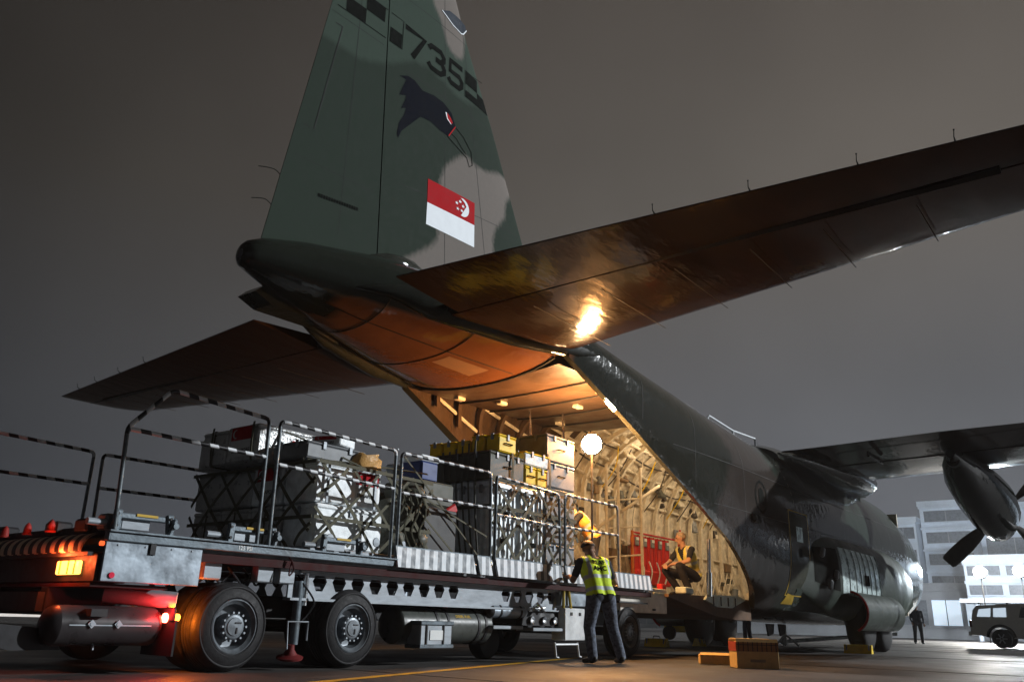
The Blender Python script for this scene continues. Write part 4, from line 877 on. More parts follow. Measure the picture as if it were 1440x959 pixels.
# ------------------------------------------------------------------ cargo
def pallet(label, x0, x1, y0, y1):
    t = thing('cargo_pallet', label, 'pallet', ((x0+x1)/2,(y0+y1)/2,1.166), 'aluminium pallets on the loader deck')
    g = G(); g.box(((x0+x1)/2,(y0+y1)/2,1.195), (x1-x0,y1-y0,.05), bev=.008); obj('panel', g, GALV, t)
    for x in (x0,x1):
        n = 5
        for k in range(n):
            y = y0+.2+(y1-y0-.4)*k/(n-1); g = G(); g.tube([(x,y-.03,1.195),(x+(.035 if x > 0 else -.035),y,1.20),(x,y+.03,1.195)], .009, 6); obj('tie_ring', g, STEEL, t)
pallet('aluminium pallet under the silver relief crates', -1.2, 1.3, 5.85, 7.95)
pallet('aluminium pallet under the ribbed silver cases', -1.2, 1.3, 8.55, 11.4)
def flag_label(x, y, z, sz, face, root, words='SINGAPORE'):
    """white paper sheet with a red half, crescent and lettering; face '-y' or '+x'"""
    if face == '-y': fn = lambda a, b, d: Vector((x+a, y-d, z+b))
    else: fn = lambda a, b, d: Vector((x+d, y+a, z+b))
    def rect(a0,b0,a1,b1,d): gg = G(); gg.add([fn(a0,b0,d),fn(a1,b0,d),fn(a1,b1,d),fn(a0,b1,d)], [(0,1,2,3)]); return gg
    w_, h_ = sz; s = obj('label_sheet', rect(-w_/2,-h_/2,w_/2,h_/2,.004), LABEL, root)
    obj('label_red_band', rect(-w_/2,.06*h_,w_/2,h_/2,.007), RED, s)
    r_ = h_*.15; cx_, cz_ = -w_*.30, h_*.28; gg = G()
    pts = [(cx_+r_*math.cos(a), cz_+r_*math.sin(a)) for a in fr(.9,5.4,14)]+[(cx_+r_*.3+r_*.85*math.cos(a), cz_+r_*.85*math.sin(a)) for a in fr(5.0,1.3,14)]
    gg.add([fn(a,b,.010) for a,b in pts], [list(range(len(pts)))]); obj('label_crescent', gg, LABEL, s)
    gt = text_geo(words, w_*.155, lambda a, b: fn(a, b-h_*.30, .008), bold=w_*.002); obj('label_lettering', gt, MARK, s)
def crate(name, label, cat, c, d, mt, group=None, lid=True, latches=2, bands=0, rz=0, edge=None, handle=False):
    x, y, z = c; t = thing(name, label, cat, (x,y,z-d[2]/2), group); g = G(); b = min(.02, min(d)*.1)
    g.box((x,y,z-(.04 if lid else 0)*d[2]/.5*.5), (d[0],d[1],d[2]*(.88 if lid else 1)), bev=b); obj('body', g, mt, t)
    if lid:
        g = G(); g.box((x,y,z+d[2]*.44), (d[0]+.012,d[1]+.012,d[2]*.118), bev=b); obj('lid', g, edge or mt, t)
    for k in range(latches):
        q = (k+.5)/latches-.5
        g = G(); g.box((x+q*d[0]*.9, y-d[1]/2-.008, z+d[2]*.36), (.05,.02,.09), bev=.004); obj('latch', g, GALV, t)
        g = G(); g.box((x+d[0]/2+.008, y+q*d[1]*.9, z+d[2]*.36), (.02,.05,.09), bev=.004); obj('latch', g, GALV, t)
    for k in range(bands):
        q = (k+.5)/bands-.5; g = G(); g.box((x+q*d[0], y, z), (.022,d[1]+.016,d[2]+.012)); obj('band', g, STRAP, t)
    if handle:
        g = G(); g.tube([(x+d[0]/2,y-.09,z),(x+d[0]/2+.03,y-.08,z),(x+d[0]/2+.03,y+.08,z),(x+d[0]/2,y+.09,z)], .010, 6); obj('handle', g, MARK, t)
    if rz: t.rotation_euler = (0,0,rz)
    return t
Z0 = 1.222
# first pallet: two tiers of four silver boxes, two boxes on top
FW = [(.57,'starboard rear'),(0,''),(0,''),(0,'')]
lab1 = ['silver foil wrapped box at the port end of the lower tier','silver foil wrapped box second from the port end of the lower tier','silver foil wrapped box third from the port end of the lower tier','white crate at the starboard bottom corner of the relief stack']
lab2 = ['silver foil wrapped box at the port end of the second tier','silver foil wrapped box second from the port end of the second tier','white crate carrying a red and white label beside the crate stack corner','white crate at the starboard corner of the second tier']
for k in range(4):
    xx = -.88+k*.575+.01*k
    dy = 0 if k < 3 else .02
    a = crate('relief_crate', lab1[k], 'crate', (xx,6.58+dy,Z0+.245), (.56,1.02,.49), WHITEBOX if k == 3 else FOIL, 'silver and white relief crates', latches=1 if k == 3 else 0, bands=0 if k == 3 else 1)
    b = crate('relief_crate', lab2[k], 'crate', (xx-.01*k,6.56+dy,Z0+.735), (.555,1.0,.475), WHITEBOX if k > 1 else FOIL, 'silver and white relief crates', latches=0)
    if k == 2: flag_label(xx, 6.05, Z0+.76, (.40,.36), '-y', b)
    if k == 3:
        flag_label(xx+.275, 6.82, Z0+.745, (.36,.34), '+x', b)
        for q in (6.22,6.95): g = G(); g.box((xx+.287,q,Z0+.735), (.014,.03,.46)); obj('corner_batten', g, GALV, b)
a = crate('relief_crate', 'foil wrapped long box on top of the relief stack with red and white label', 'crate', (-.03,6.45,Z0+1.225), (.60,1.18,.45), FOIL, 'silver and white relief crates', latches=0)
flag_label(-.03, 5.85, Z0+1.25, (.42,.36), '-y', a); flag_label(.275, 6.6, Z0+1.2, (.5,.24), '+x', a)
crate('relief_crate', 'grey foil box with a dark side on top of the stack beside the long box', 'crate', (-.63,6.35,Z0+1.22), (.50,.95,.44), FOIL, 'silver and white relief crates', latches=0, bands=1)
crate('relief_crate', 'narrow silver box at the port edge on top of the relief stack', 'crate', (-1.02,6.4,Z0+1.20), (.2,.8,.40), FOIL, 'silver and white relief crates', latches=0)
crate('grey_case', 'flat grey case lying beside the long foil box', 'case', (.63,6.5,Z0+1.11), (.62,.9,.20), GREYBOX, latches=2)
a = crate('label_box', 'small white box with red print on the flat grey case', 'box', (.72,6.62,Z0+1.29), (.4,.34,.12), WHITEBOX, latches=0, rz=.3)
flag_label(.72, 6.44, Z0+1.29, (.3,.10), '-y', a, 'SINGAPORE')
g = G(); rows = []
for k in range(7):
    t_ = k/6; rows.append([Vector((.95+.16*math.cos(a)*(1-.3*t_), 6.95+.24*math.sin(a)*(1-.4*t_), Z0+1.0+.34*math.sin(t_*1.57)+.02*math.sin(3*a+k))) for a in fr(0,2*math.pi*11/12,11)])
g.loft(rows, True); g.v = [Vector((v.x, v.y, Z0+.985+(v.z-Z0-1.0)*.55))+Vector((1,1,.5))*.05*noise.noise(v*8) for v in g.v]
o = obj('tarpaulin_bundle', g, mat('orange brown tarpaulin', (.40,.22,.07), .45, bump=.03, bscale=9), None, smooth=50); tag(o, 'orange brown bundled tarpaulin on top of the white crates', 'bundle')
# stacked sacks and bags behind the crates
for k, (x, y, z) in enumerate(((.95,7.35,1.42),(.95,7.75,1.42),(.92,7.45,1.76),(.90,7.72,2.02),(.45,7.5,1.45),(.45,7.55,1.9))):
    g = G(); g.ball((x,y,z), (.30,.24,.19), 16, 10); g.v = [v+Vector((0,0,.03*noise.noise(v*7)))+(v-Vector((x,y,z)))*.18*noise.noise(v*5) for v in g.v]
    o = obj('kit_bag', g, OLIVE if k % 2 else mat('grey green canvas', (.12,.12,.10), .8, bump=.02, bscale=20), None, smooth=70)
    tag(o, ['olive kit bag at the rear of the crates','grey green kit bag nearest the second pallet on the bottom row','olive kit bag on the second layer beside the crates','grey green kit bag on the top layer','olive kit bag lying in the middle of the bottom row','grey green kit bag in the middle of the second layer'][k], 'bag', 'kit bags behind the crates')
# cool box
t = thing('cool_box', 'blue cool box with white lid on the kit bags', 'cool box', (.80,8.05,2.22))
g = G(); g.box((.80,8.05,2.36), (.42,.34,.27), bev=.03); obj('body', g, BLUE, t)
g = G(); g.box((.80,8.05,2.53), (.45,.37,.08), bev=.025); obj('lid', g, WHITEBOX, t)
g = G(); g.tube([(.58,7.86,2.42),(.55,7.83,2.62),(.62,7.83,2.66)], .013, 6); obj('handle', g, WHITEBOX, t)
g = G(); g.box((.45,7.95,2.40), (.16,.2,.16), bev=.02); o = obj('metal_can', g, GALV, None); tag(o, 'small square metal can beside the cool box', 'can')
g = G(); g.box((.78,8.10,2.06), (.72,.62,.32), bev=.03); o = obj('dark_chest', g, OLIVE, None); tag(o, 'dark olive chest under the blue cool box', 'chest')
g = G(); g.box((.78,8.12,1.56), (.80,.66,.66), bev=.03); o = obj('dark_chest', g, mat('charcoal chest paint', (.045,.045,.045), .5), None); tag(o, 'large charcoal chest at the bottom between the two pallets', 'chest')
g = G(); g.box((1.12,8.32,1.86), (.10,.30,.12), (R(30),0,0), .02); o = obj('red_pouch', g, REDB, None); tag(o, 'red pouch strapped between the two pallets', 'pouch')
# second pallet: fluted silver cases
def fluted(x, y, label):
    t = thing('ribbed_case', label, 'case', (x,y,Z0), 'ribbed silver cases on the second pallet'); hx, hy = .30, .31; ring_ = []; n = 6
    def side(p, q, nrm):
        for k in range(n*4):
            u = k/(n*4); b = .018*(1 if (k % 4) in (1,2) else -.4); ring_.append((p[0]+(q[0]-p[0])*u+nrm[0]*b, p[1]+(q[1]-p[1])*u+nrm[1]*b))
    side((-hx,-hy),(hx,-hy),(0,-1)); side((hx,-hy),(hx,hy),(1,0)); side((hx,hy),(-hx,hy),(0,1)); side((-hx,hy),(-hx,-hy),(-1,0))
    g = G(); g.loft([[Vector((x+a,y+b,z)) for a,b in ring_] for z in (Z0+.05,Z0+1.06)], True); obj('body', g, SILVER, t, smooth=35)
    g = G(); g.box((x,y,Z0+.03), (.64,.66,.06), bev=.012); obj('base', g, SILVER, t)
    g = G(); g.box((x,y,Z0+1.12), (.65,.665,.13), bev=.035); obj('lid', g, SILVER, t)
    for q in (-.16,.16):
        g = G(); g.box((x+.335,y+q,Z0+1.05), (.02,.06,.12), bev=.005); obj('latch', g, GREYBOX, t)
        g = G(); g.box((x+q,y-.34,Z0+1.05), (.06,.02,.12), bev=.005); obj('latch', g, GREYBOX, t)
    for z in (.35,.72):
        g = G(); g.box((x+.335,y,Z0+z), (.02,.16,.07), bev=.008); obj('recess_handle', g, MARK, t)
    return t
fluted(.90,9.40,'ribbed silver case at the starboard rear corner of the second pallet'); fluted(.90,10.08,'ribbed silver case second forward along the starboard side'); fluted(.27,9.40,'ribbed silver case inboard of the starboard rear corner case'); fluted(-.36,9.40,'ribbed silver case at the port end of the rear row')
crate('long_case', 'wide dark olive case lying on the ribbed silver cases', 'case', (.60,9.46,Z0+1.39), (1.22,.82,.40), OLIVE, latches=3, handle=True)
ylab = ['yellow case at the port end of the top row','yellow case second from the port end of the top row','yellow case third from the port end of the top row','tall yellow case fourth from the port end of the top row','yellow case at the starboard end of the top row']
for k in range(5):
    x = .12+k*.25; h_ = .20 if k < 3 else .26
    crate('yellow_case', ylab[k], 'case', (x,9.3+.03*k,Z0+1.592+h_/2), (.235,.42,h_), YELLOW, 'yellow cases along the top of the olive case', latches=1, handle=(k == 4))
for k in range(2):
    crate('yellow_case', ['yellow case on the forward ribbed case beside the grey tower','yellow case under the silver tray on the forward ribbed case'][k], 'case', (.98,10.04+.30*k,Z0+1.19+.16), (.46,.28,.30), YELLOW, 'yellow cases on the forward ribbed case', latches=1, handle=True)
crate('silver_tray', 'shallow silver tray case on the two yellow cases', 'case', (.97,10.2,Z0+1.19+.31+.11), (.50,.66,.20), WHITEBOX, latches=2, edge=YELLOW)
zz = Z0; hh_ = (.42,.40,.44,.40,.44)
for k, h_ in enumerate(hh_):
    crate('grey_case', ['grey transit case at the bottom of the tall grey tower','grey transit case second from the bottom of the grey tower','grey transit case in the middle of the grey tower','grey transit case second from the top of the grey tower','grey transit case on top of the tall grey tower'][k], 'case', (.82,10.86,zz+h_/2), (.76,.80,h_-.004), GREYBOX, 'grey transit cases stacked in a tower', latches=2, handle=True); zz += h_
zz = Z0
for k, h_ in enumerate((.62,.62,.62)):
    crate('olive_case', ['olive case at the bottom of the port stack','olive case in the middle of the port stack','olive case on top of the port stack'][k], 'case', (-.02,10.7,zz+h_/2), (.80,.95,h_-.004), OLIVE, 'olive cases stacked to port', latches=2); zz += h_
# webbing nets: flat straps crossing in diamonds, each strap a part
def strap(a, b, wd, nrm, parent, sag=.012, mt=STRAP):
    a = Vector(a); b = Vector(b); nrm = Vector(nrm); d = (b-a).normalized(); sd = d.cross(nrm)*wd/2; n = 6; g = G()
    rows = []
    for k in range(n+1):
        t_ = k/n; p = a+(b-a)*t_+nrm*sag*math.sin(math.pi*t_)+nrm*.006*noise.noise(Vector((a.y*3+k*.7,b.z*5,a.x)))
        rows.append([p-sd, p+sd, p+sd+nrm*.006, p-sd+nrm*.006])
    g.loft(rows, True); return obj('strap', g, mt, parent)
def diamonds(root, u0, u1, z0, z1, step, P, nrm, wd=.045):
    h_ = z1-z0; k = -int(h_/step)-1
    while u0+k*step < u1+h_:
        for s_ in (1,-1):
            a = [u0+k*step, z0 if s_ > 0 else z1]; b = [a[0]+h_, z1 if s_ > 0 else z0]
            # clip to the face
            def clip(p, q):
                (ua,za2),(ub,zb2) = p,q
                if ua < u0: f_ = (u0-ua)/(ub-ua); ua, za2 = u0, za2+(zb2-za2)*f_
                if ub > u1: f_ = (u1-ua)/(ub-ua); ub, zb2 = u1, za2+(zb2-za2)*f_
                return (ua,za2),(ub,zb2)
            if b[0] <= u0+.05 or a[0] >= u1-.05: continue
            p, q = clip(a, b)
            j_ = lambda: random.uniform(-.035,.035)
            if q[0]-p[0] > .1: strap(P(p[0]+j_()*.5,p[1]+abs(j_())), P(q[0]+j_()*.5,q[1]-abs(j_())), wd*random.uniform(.85,1.1), nrm, root, random.uniform(.012,.05)+.006*(1 if s_ > 0 else 0))
        k += 1
nt1 = thing('cargo_net', 'olive webbing net stretched over the silver and white relief crates', 'cargo net', (0,6.5,1.22), 'cargo nets over the pallets')
diamonds(nt1, -1.17, 1.16, 1.24, 2.18, .52, lambda u, z: (u, 6.025-.004*0, z), (0,-1,0), .042)
diamonds(nt1, 6.04, 7.9, 1.24, 2.16, .50, lambda u, z: (1.20, u, z), (1,0,0), .042)
for z in (1.55,2.16):
    strap((-1.17,6.0,z),(1.2,6.0,z), .04, (0,-1,0), nt1); strap((1.215,6.02,z),(1.215,7.9,z), .04, (1,0,0), nt1)
for q in ((-.6,.7),(.2,.95)):
    strap((q[0],5.83,Z0+1.47),(q[0]+.02,5.83,Z0+1.0), .035, (0,-1,0), nt1)
strap((.31,6.2,Z0+1.40),(1.20,6.75,Z0+.95), .04, (.5,-.2,.8), nt1); strap((.31,6.9,Z0+1.40),(1.22,7.5,Z0+.80), .04, (.5,-.2,.8), nt1); strap((.9,6.1,Z0+1.0),(1.20,7.8,Z0+1.05), .04, (.6,0,.8), nt1)
for y, z in ((6.25,1.25),(6.95,1.27),(7.4,1.27)):
    g = G(); g.lathe((1.235,y,z+.08), (1,0,0), [(0,.05),(.008,.055),(.016,.05),(.018,.01)], 16); obj('net_ring', g, GALV, nt1)
nt2 = thing('cargo_net', 'grey webbing net lashed over the ribbed silver cases', 'cargo net', (0,9.6,1.22), 'cargo nets over the pallets')
diamonds(nt2, 9.08, 11.26, 1.28, 2.40, .50, lambda u, z: (1.265, u, z), (1,0,0), .05)
for z in (2.02,2.42): strap((1.27,9.05,z),(1.27,11.2,z), .05, (1,0,0), nt2); strap((-.7,9.03,z),(1.26,9.03,z), .05, (0,-1,0), nt2)
for y in (9.55,10.5): strap((1.235,y,2.42),(1.18,y,3.06), .05, (1,0,0), nt2, .03)
for q in ((7.35,2.42,8.9,1.28),(7.2,2.1,8.4,1.28),(7.6,2.0,9.0,1.6)): strap((1.22,q[0],q[1]),(1.24,q[2],q[3]), .022, (1,0,0), nt2, .0)
for k in range(6): strap((1.0-.12*k,8.98,2.95-.03*k),(1.12-.1*k,8.98,1.3), .03, (0,-1,0), nt2, .05, OLIVE)
for x in (.35,.95): strap((x,9.03,Z0+1.62),(x+.03,9.03,Z0+1.1), .035, (0,-1,0), nt2)
for y in (9.5,10.0,10.6,11.1):
    g = G(); g.tube([(1.29,y-.03,1.24),(1.30,y,1.30),(1.29,y+.03,1.24)], .012, 6); g.box((1.29,y,1.33), (.02,.05,.06), bev=.008); obj('net_hook', g, GALV, nt2)
for k in range(4):
    g = G(); x = .98-.02*k; y0 = 7.3+.13*k; z0 = 2.1-.03*k
    g.tube(bez([(1.22,y0,z0),(1.27,y0+.05,z0-.25),(1.24,y0-.03,z0-.5),(1.28,y0+.06,1.32)], 6), .013, 5); obj('loose_strap', g, STRAP, nt1)

# ------------------------------------------------------------------ people
def evaluate(me, mods):
    o = bpy.data.objects.new('tmp', me); COL.objects.link(o)
    for typ, kw in mods:
        m_ = o.modifiers.new(typ, typ)
        for k, v in kw.items(): setattr(m_, k, v)
    dg = bpy.context.evaluated_depsgraph_get(); dg.update(); r_ = bpy.data.meshes.new_from_object(o.evaluated_get(dg)); bpy.data.objects.remove(o); return r_
def capsule(g, a, b, ra, rb, n=14):
    a = Vector(a); b = Vector(b); d = (b-a); L = max(d.length,1e-4); d /= L
    prof = [(-ra*math.cos(t), ra*math.sin(t)) for t in fr(.12,math.pi/2,4)]+[(L+rb*math.sin(t), rb*math.cos(t)) for t in fr(0,math.pi/2-.12,4)]
    g.lathe(a, d, prof, n)
def person(label, loc, yaw, P, mats, vest=None, back_text=None, hair=None, voxel=.011, group=None, cat='person'):
    """P: joint positions in local metres (x right, y ahead, z up). One continuous body surface; vest and hair are separate."""
    root = thing('person', label, cat, loc, group); root.rotation_euler = (0,0,yaw); root.scale = (1.12,1.06,1.03)
    J = {k: Vector(v) for k, v in P.items()}; up = (J['neck']-J['pelvis']).normalized(); hd = (J['head']-J['neck']).normalized()
    fwd = Vector((0,1,0)); rt = (J['rsho']-J['lsho']).normalized(); lookd = J.get('look', Vector((0,1,0))).normalized()
    caps = []
    def C(a, b, ra, rb, t): caps.append((Vector(a), Vector(b), ra, rb, t))
    chest = J['pelvis'].lerp(J['neck'],.68); waist = J['pelvis'].lerp(J['neck'],.30); tf = up.cross(rt)*-1
    if tf.dot(fwd) < 0: tf = -tf
    for s_ in (-1,1):
        C(chest+rt*s_*.085, waist+rt*s_*.065, .112, .100, 'top'); C(waist+rt*s_*.06, J['pelvis']+rt*s_*.075, .100, .112, 'top')
        C(chest+rt*s_*.07+up*.10, chest+rt*s_*.09-up*.05, .095, .11, 'top')
    C(J['lsho']-up*.005, J['rsho']-up*.005, .068, .068, 'top')
    C(J['neck']-up*.03, J['neck']+hd*.09, .058, .054, 'skin')
    h = J['neck']+hd*.155
    hc = h+lookd*.012
    C(hc+hd*.045-lookd*.022, hc+hd*.03+lookd*.012, .086, .078, 'skin'); C(hc-hd*.01+lookd*.010, hc-hd*.062+lookd*.040, .068, .044, 'skin')
    side = hd.cross(lookd).normalized()
    C(hc+hd*.012+lookd*.086, hc-hd*.024+lookd*.105, .010, .015, 'skin')
    for s_ in (-1,1):
        C(hc+side*s_*.082+hd*.02, hc+side*s_*.084-hd*.025, .016, .012, 'skin')
        sh, el, wr = J[('l' if s_ < 0 else 'r')+'sho'], J[('l' if s_ < 0 else 'r')+'elb'], J[('l' if s_ < 0 else 'r')+'wri']
        mid = sh.lerp(el,.72)
        C(sh, mid, .062, .050, 'top'); C(mid, el, .044, .041, 'arm'); C(el, wr, .043, .028, 'arm')
        hd_ = J.get(('l' if s_ < 0 else 'r')+'hand', wr+(wr-el).normalized()*.09); dd = (hd_-wr).normalized()
        pn = J.get(('l' if s_ < 0 else 'r')+'palm', Vector((0,0,-1))); sd = dd.cross(pn).normalized(); pn = sd.cross(dd).normalized()
        C(wr, wr+dd*.05, .028, .030, 'skin')
        for q in (-1,0,1): C(wr+dd*.035+sd*q*.016, wr+dd*.085+sd*q*.026, .019, .015, 'skin')
        for q, L in ((-1.5,.062),(-.5,.075),(.5,.080),(1.5,.072)):
            b0 = wr+dd*.088+sd*q*.020; b1 = b0+(dd*.8+pn*.35).normalized()*L*.5; b2 = b1+(dd*.45+pn*.85).normalized()*L*.5
            C(b0, b1, .0105, .0098, 'skin'); C(b1, b2, .0098, .0085, 'skin')
        t0 = wr+dd*.03+sd*s_*-.026; t1 = t0+(dd*.6+sd*s_*-.75).normalized()*.04; C(t0, t1, .014, .012, 'skin'); C(t1, t1+(dd*.9+pn*.4).normalized()*.035, .012, .0095, 'skin')
        k_ = 'l' if s_ < 0 else 'r'; hip, kn, an, to = J[k_+'hip'], J[k_+'kne'], J[k_+'ank'], J[k_+'toe']
        C(hip, kn, .104, .074, 'leg'); C(kn, kn.lerp(an,.35), .073, .070, 'leg'); C(kn.lerp(an,.3), an, .071, .062, 'leg')
        C(an-Vector((0,0,.0)), an+(to-an)*.1-Vector((0,0,.035)), .048, .045, 'boot'); C(an+(to-an)*-.22-Vector((0,0,.04)), to, .040, .036, 'boot')
    g = G()
    for a, b, ra, rb, t in caps: capsule(g, a, b, ra, rb)
    me = evaluate(meshdata('body', g), [('REMESH', dict(mode='VOXEL', voxel_size=voxel)), ('SMOOTH', dict(factor=.5, iterations=3))])
    order = ['skin','top','leg','boot','arm']; me.materials.clear()
    for k in order: me.materials.append(mats[k if k in mats else 'skin'])
    for p in me.polygons:
        c_ = p.center; best = 9; bi = 0
        for a, b, ra, rb, t in caps:
            ab = b-a; L2 = ab.length_squared; tt = 0 if L2 < 1e-9 else max(0,min(1,(c_-a).dot(ab)/L2)); d_ = (c_-a-ab*tt).length-(ra+(rb-ra)*tt)
            if d_ < best: best = d_; bi = order.index(t)
        p.material_index = bi; p.use_smooth = True
    bo = bpy.data.objects.new('body', me); COL.objects.link(bo); bo.parent = root
    # face marks
    eye = G(); 
    for s_ in (-1,1): eye.ball(hc+hd*.022+lookd*.080+side*s_*.031, (.011,.011,.008), 8, 6)
    for k in range(2):
        ge = G(); ge.v = eye.v[k*len(eye.v)//2:(k+1)*len(eye.v)//2]; ge.f = eye.f[:len(eye.f)//2]; ge.mi = eye.mi[:len(eye.f)//2]
        eo = bpy.data.objects.new('eye', meshdata('eye', ge, mats=[HAIRB], smooth=60)); COL.objects.link(eo); eo.parent = root
    ge = G(); ge.tube([hc-hd*.052+lookd*.080+side*q for q in (-.024,0,.024)], .006, 6); mo = bpy.data.objects.new('mouth', meshdata('mouth', ge, mats=[mat('lips', (.22,.08,.06), .5)], smooth=60)); COL.objects.link(mo); mo.parent = root
    if hair:
        ge = G(); n_ = 18; rows = []
        for i in range(8):
            a = i/7*1.75; rr = math.sin(a)*.095+.001
            row = []
            for j in range(n_):
                b_ = 2*math.pi*j/n_; f_ = math.cos(b_); drop = 1.0 if f_ < .3 else 1-.62*(f_-.3)/.7
                aa = a*drop; r3 = .098+.004*noise.noise(Vector((i,j,2)))
                row.append(hc+hd*.040-lookd*.010+(hd*math.cos(aa)*1.02+(lookd*math.cos(b_)*1.08+side*math.sin(b_)*.96)*math.sin(aa))*r3)
            rows.append(row)
        ge.loft(rows, False); ho_ = bpy.data.objects.new('hair', meshdata('hair', ge, mats=[hair], smooth=70)); COL.objects.link(ho_); ho_.parent = root
    if vest:
        gv = G()
        for a, b, ra, rb, t in caps[:6]: capsule(gv, a, b, ra+.016, rb+.016)
        capsule(gv, J['lsho']+rt*.03-up*.005, J['rsho']-rt*.03-up*.005, .078, .078)
        mv = evaluate(meshdata('vest', gv), [('REMESH', dict(mode='VOXEL', voxel_size=.014)), ('SMOOTH', dict(factor=.5, iterations=4))])
        bm = bmesh.new(); bm.from_mesh(mv); L = (J['neck']-J['pelvis']).length; kill = []
        for fc in bm.faces:
            q = fc.calc_center_median()-J['pelvis']; h_ = q.dot(up); lat = abs(q.dot(rt)); fr_ = q.dot(tf)
            if h_ < -.02 or (lat < .075 and h_ > L-.05) or (fr_ > .03 and lat < .012+.085*max(0,(h_-L*.52)/(L*.5)) and h_ > L*.30): kill.append(fc); continue
            fc.smooth = True
            fc.material_index = 1 if (abs(h_-L*.12) < .028 or abs(h_-L*.44) < .026 or (abs(lat-.145) < .022 and h_ > L*.44)) else 0
        bmesh.ops.delete(bm, geom=kill, context='FACES'); mv.materials.clear(); mv.materials.append(vest); mv.materials.append(REFL); bm.to_mesh(mv); bm.free()
        vo = bpy.data.objects.new('vest', mv); COL.objects.link(vo); vo.parent = root
        if back_text:
            bv = BVHTree.FromPolygons([tuple(v.co) for v in mv.vertices], [list(p.vertices) for p in mv.polygons])
            for txt, hh_ in back_text:
                gt = text_geo(txt, .088, lambda a, b: Vector((a,0,b)), bold=.003); V = []
                bm = bmesh.new(); vs = [bm.verts.new(v) for v in gt.v]
                for f_ in gt.f:
                    try: bm.faces.new([vs[i] for i in f_])
                    except ValueError: pass
                for v in bm.verts:
                    o_ = J['pelvis']+up*(L*hh_+v.co.z)+rt*v.co.x; hit = bv.ray_cast(o_-tf*.6, tf)[0]; v.co = (hit if hit else o_-tf*.15)-tf*.006
                m2 = bpy.data.meshes.new('back_lettering'); bm.to_mesh(m2); bm.free(); m2.materials.append(MARK)
                to_ = bpy.data.objects.new('back_lettering', m2); COL.objects.link(to_); to_.parent = vo; to_['kind'] = 'stuff'
    return root
def yaw_of(fx, fy): return math.atan2(-fx, fy)
# man leaning on the loader, seen from behind
person('person in lime RSAF AMC vest leaning on the loader deck, seen from behind', (2.18,10.42,0), yaw_of(-.90,.43), dict(
    pelvis=(0,0,.86), neck=(.0,.20,1.36), head=(.0,.29,1.50), look=(.02,.9,-.35), lsho=(-.19,.17,1.31), rsho=(.19,.17,1.31),
    lelb=(-.28,.22,1.06), relb=(.31,.16,1.05), lwri=(-.20,.44,1.12), rwri=(.24,.40,1.10), lhand=(-.16,.53,1.13), rhand=(.20,.49,1.11),
    lhip=(-.10,0,.84), rhip=(.10,0,.84), lkne=(-.14,.06,.46), rkne=(.20,.05,.46), lank=(-.15,-.04,.09), rank=(.27,-.03,.09), ltoe=(-.17,.12,.036), rtoe=(.31,.13,.036)),
    dict(skin=SKIND, top=SHIRT, leg=TROUS, boot=BOOT, arm=SKIND), VESTG, (('RSAF',.80),('AMC',.63)), HAIRB)
# man on the deck front leaning towards the cases
person('person in orange high visibility vest bending over behind the front railing', (.38,13.05,1.105), yaw_of(-.80,-.60), dict(
    pelvis=(0,-.06,.84), neck=(0,.24,1.25), head=(0,.36,1.36), look=(0,.75,-.6), lsho=(-.18,.20,1.20), rsho=(.18,.20,1.20),
    lelb=(-.24,.36,.98), relb=(.25,.34,.98), lwri=(-.16,.56,.93), rwri=(.18,.58,.96), lhip=(-.10,-.06,.82), rhip=(.10,-.06,.82), lkne=(-.11,-.02,.45), rkne=(.12,0,.45),
    lank=(-.12,-.10,.09), rank=(.13,-.08,.09), ltoe=(-.13,.06,.036), rtoe=(.14,.08,.036)), dict(skin=SKIN, top=SHIRT, leg=DARKT, boot=BOOT, arm=SKIN), VESTO, None, HAIRG)
# man squatting on the ramp
person('person in pale yellow vest squatting on the aircraft ramp', (1.02,15.55,1.072), yaw_of(-.45,-.89), dict(
    pelvis=(0,-.16,.36), neck=(.02,.02,.90), head=(.03,.05,1.06), look=(.45,.85,-.12), lsho=(-.18,.0,.85), rsho=(.20,.0,.85),
    lelb=(-.26,.14,.62), relb=(.27,.16,.62), lwri=(-.10,.36,.56), rwri=(.10,.38,.55), lhand=(-.02,.42,.52), rhand=(.02,.45,.53),
    lhip=(-.10,-.14,.35), rhip=(.10,-.14,.35), lkne=(-.20,.30,.52), rkne=(.20,.30,.46), lank=(-.18,.08,.09), rank=(.18,.02,.09), ltoe=(-.20,.24,.036), rtoe=(.20,.19,.036)),
    dict(skin=SKIN, top=SHIRT, leg=DARKT, boot=BOOT, arm=SKIN), VESTY, None, HAIRG)
STD = dict(pelvis=(0,0,.92), neck=(0,.02,1.45), head=(0,.04,1.6), look=(0,1,0), lsho=(-.19,.01,1.39), rsho=(.19,.01,1.39), lelb=(-.25,-.02,1.12), relb=(.25,.0,1.12), lwri=(-.24,.10,.88), rwri=(.22,.14,.92),
    lhip=(-.10,0,.90), rhip=(.10,0,.90), lkne=(-.12,.03,.49), rkne=(.13,.05,.49), lank=(-.13,-.02,.09), rank=(.16,.04,.09), ltoe=(-.15,.14,.036), rtoe=(.19,.2,.036))
person('person in dark overalls standing on the apron by the aircraft nose', (-1.13,44.5,0), yaw_of(.4,-.9), STD, dict(skin=SKIND, top=SHIRT, leg=DARKT, boot=BOOT, arm=SHIRT), None, None, HAIRB, .02)
person('person in navy clothes standing under the aircraft belly beyond the wheels', (-3.2,29.0,0), yaw_of(-.7,-.7), STD, dict(skin=SKIND, top=SHIRT, leg=mat('blue work trousers', (.04,.055,.10), .8), boot=BOOT, arm=SKIND), None, None, HAIRB, .02)

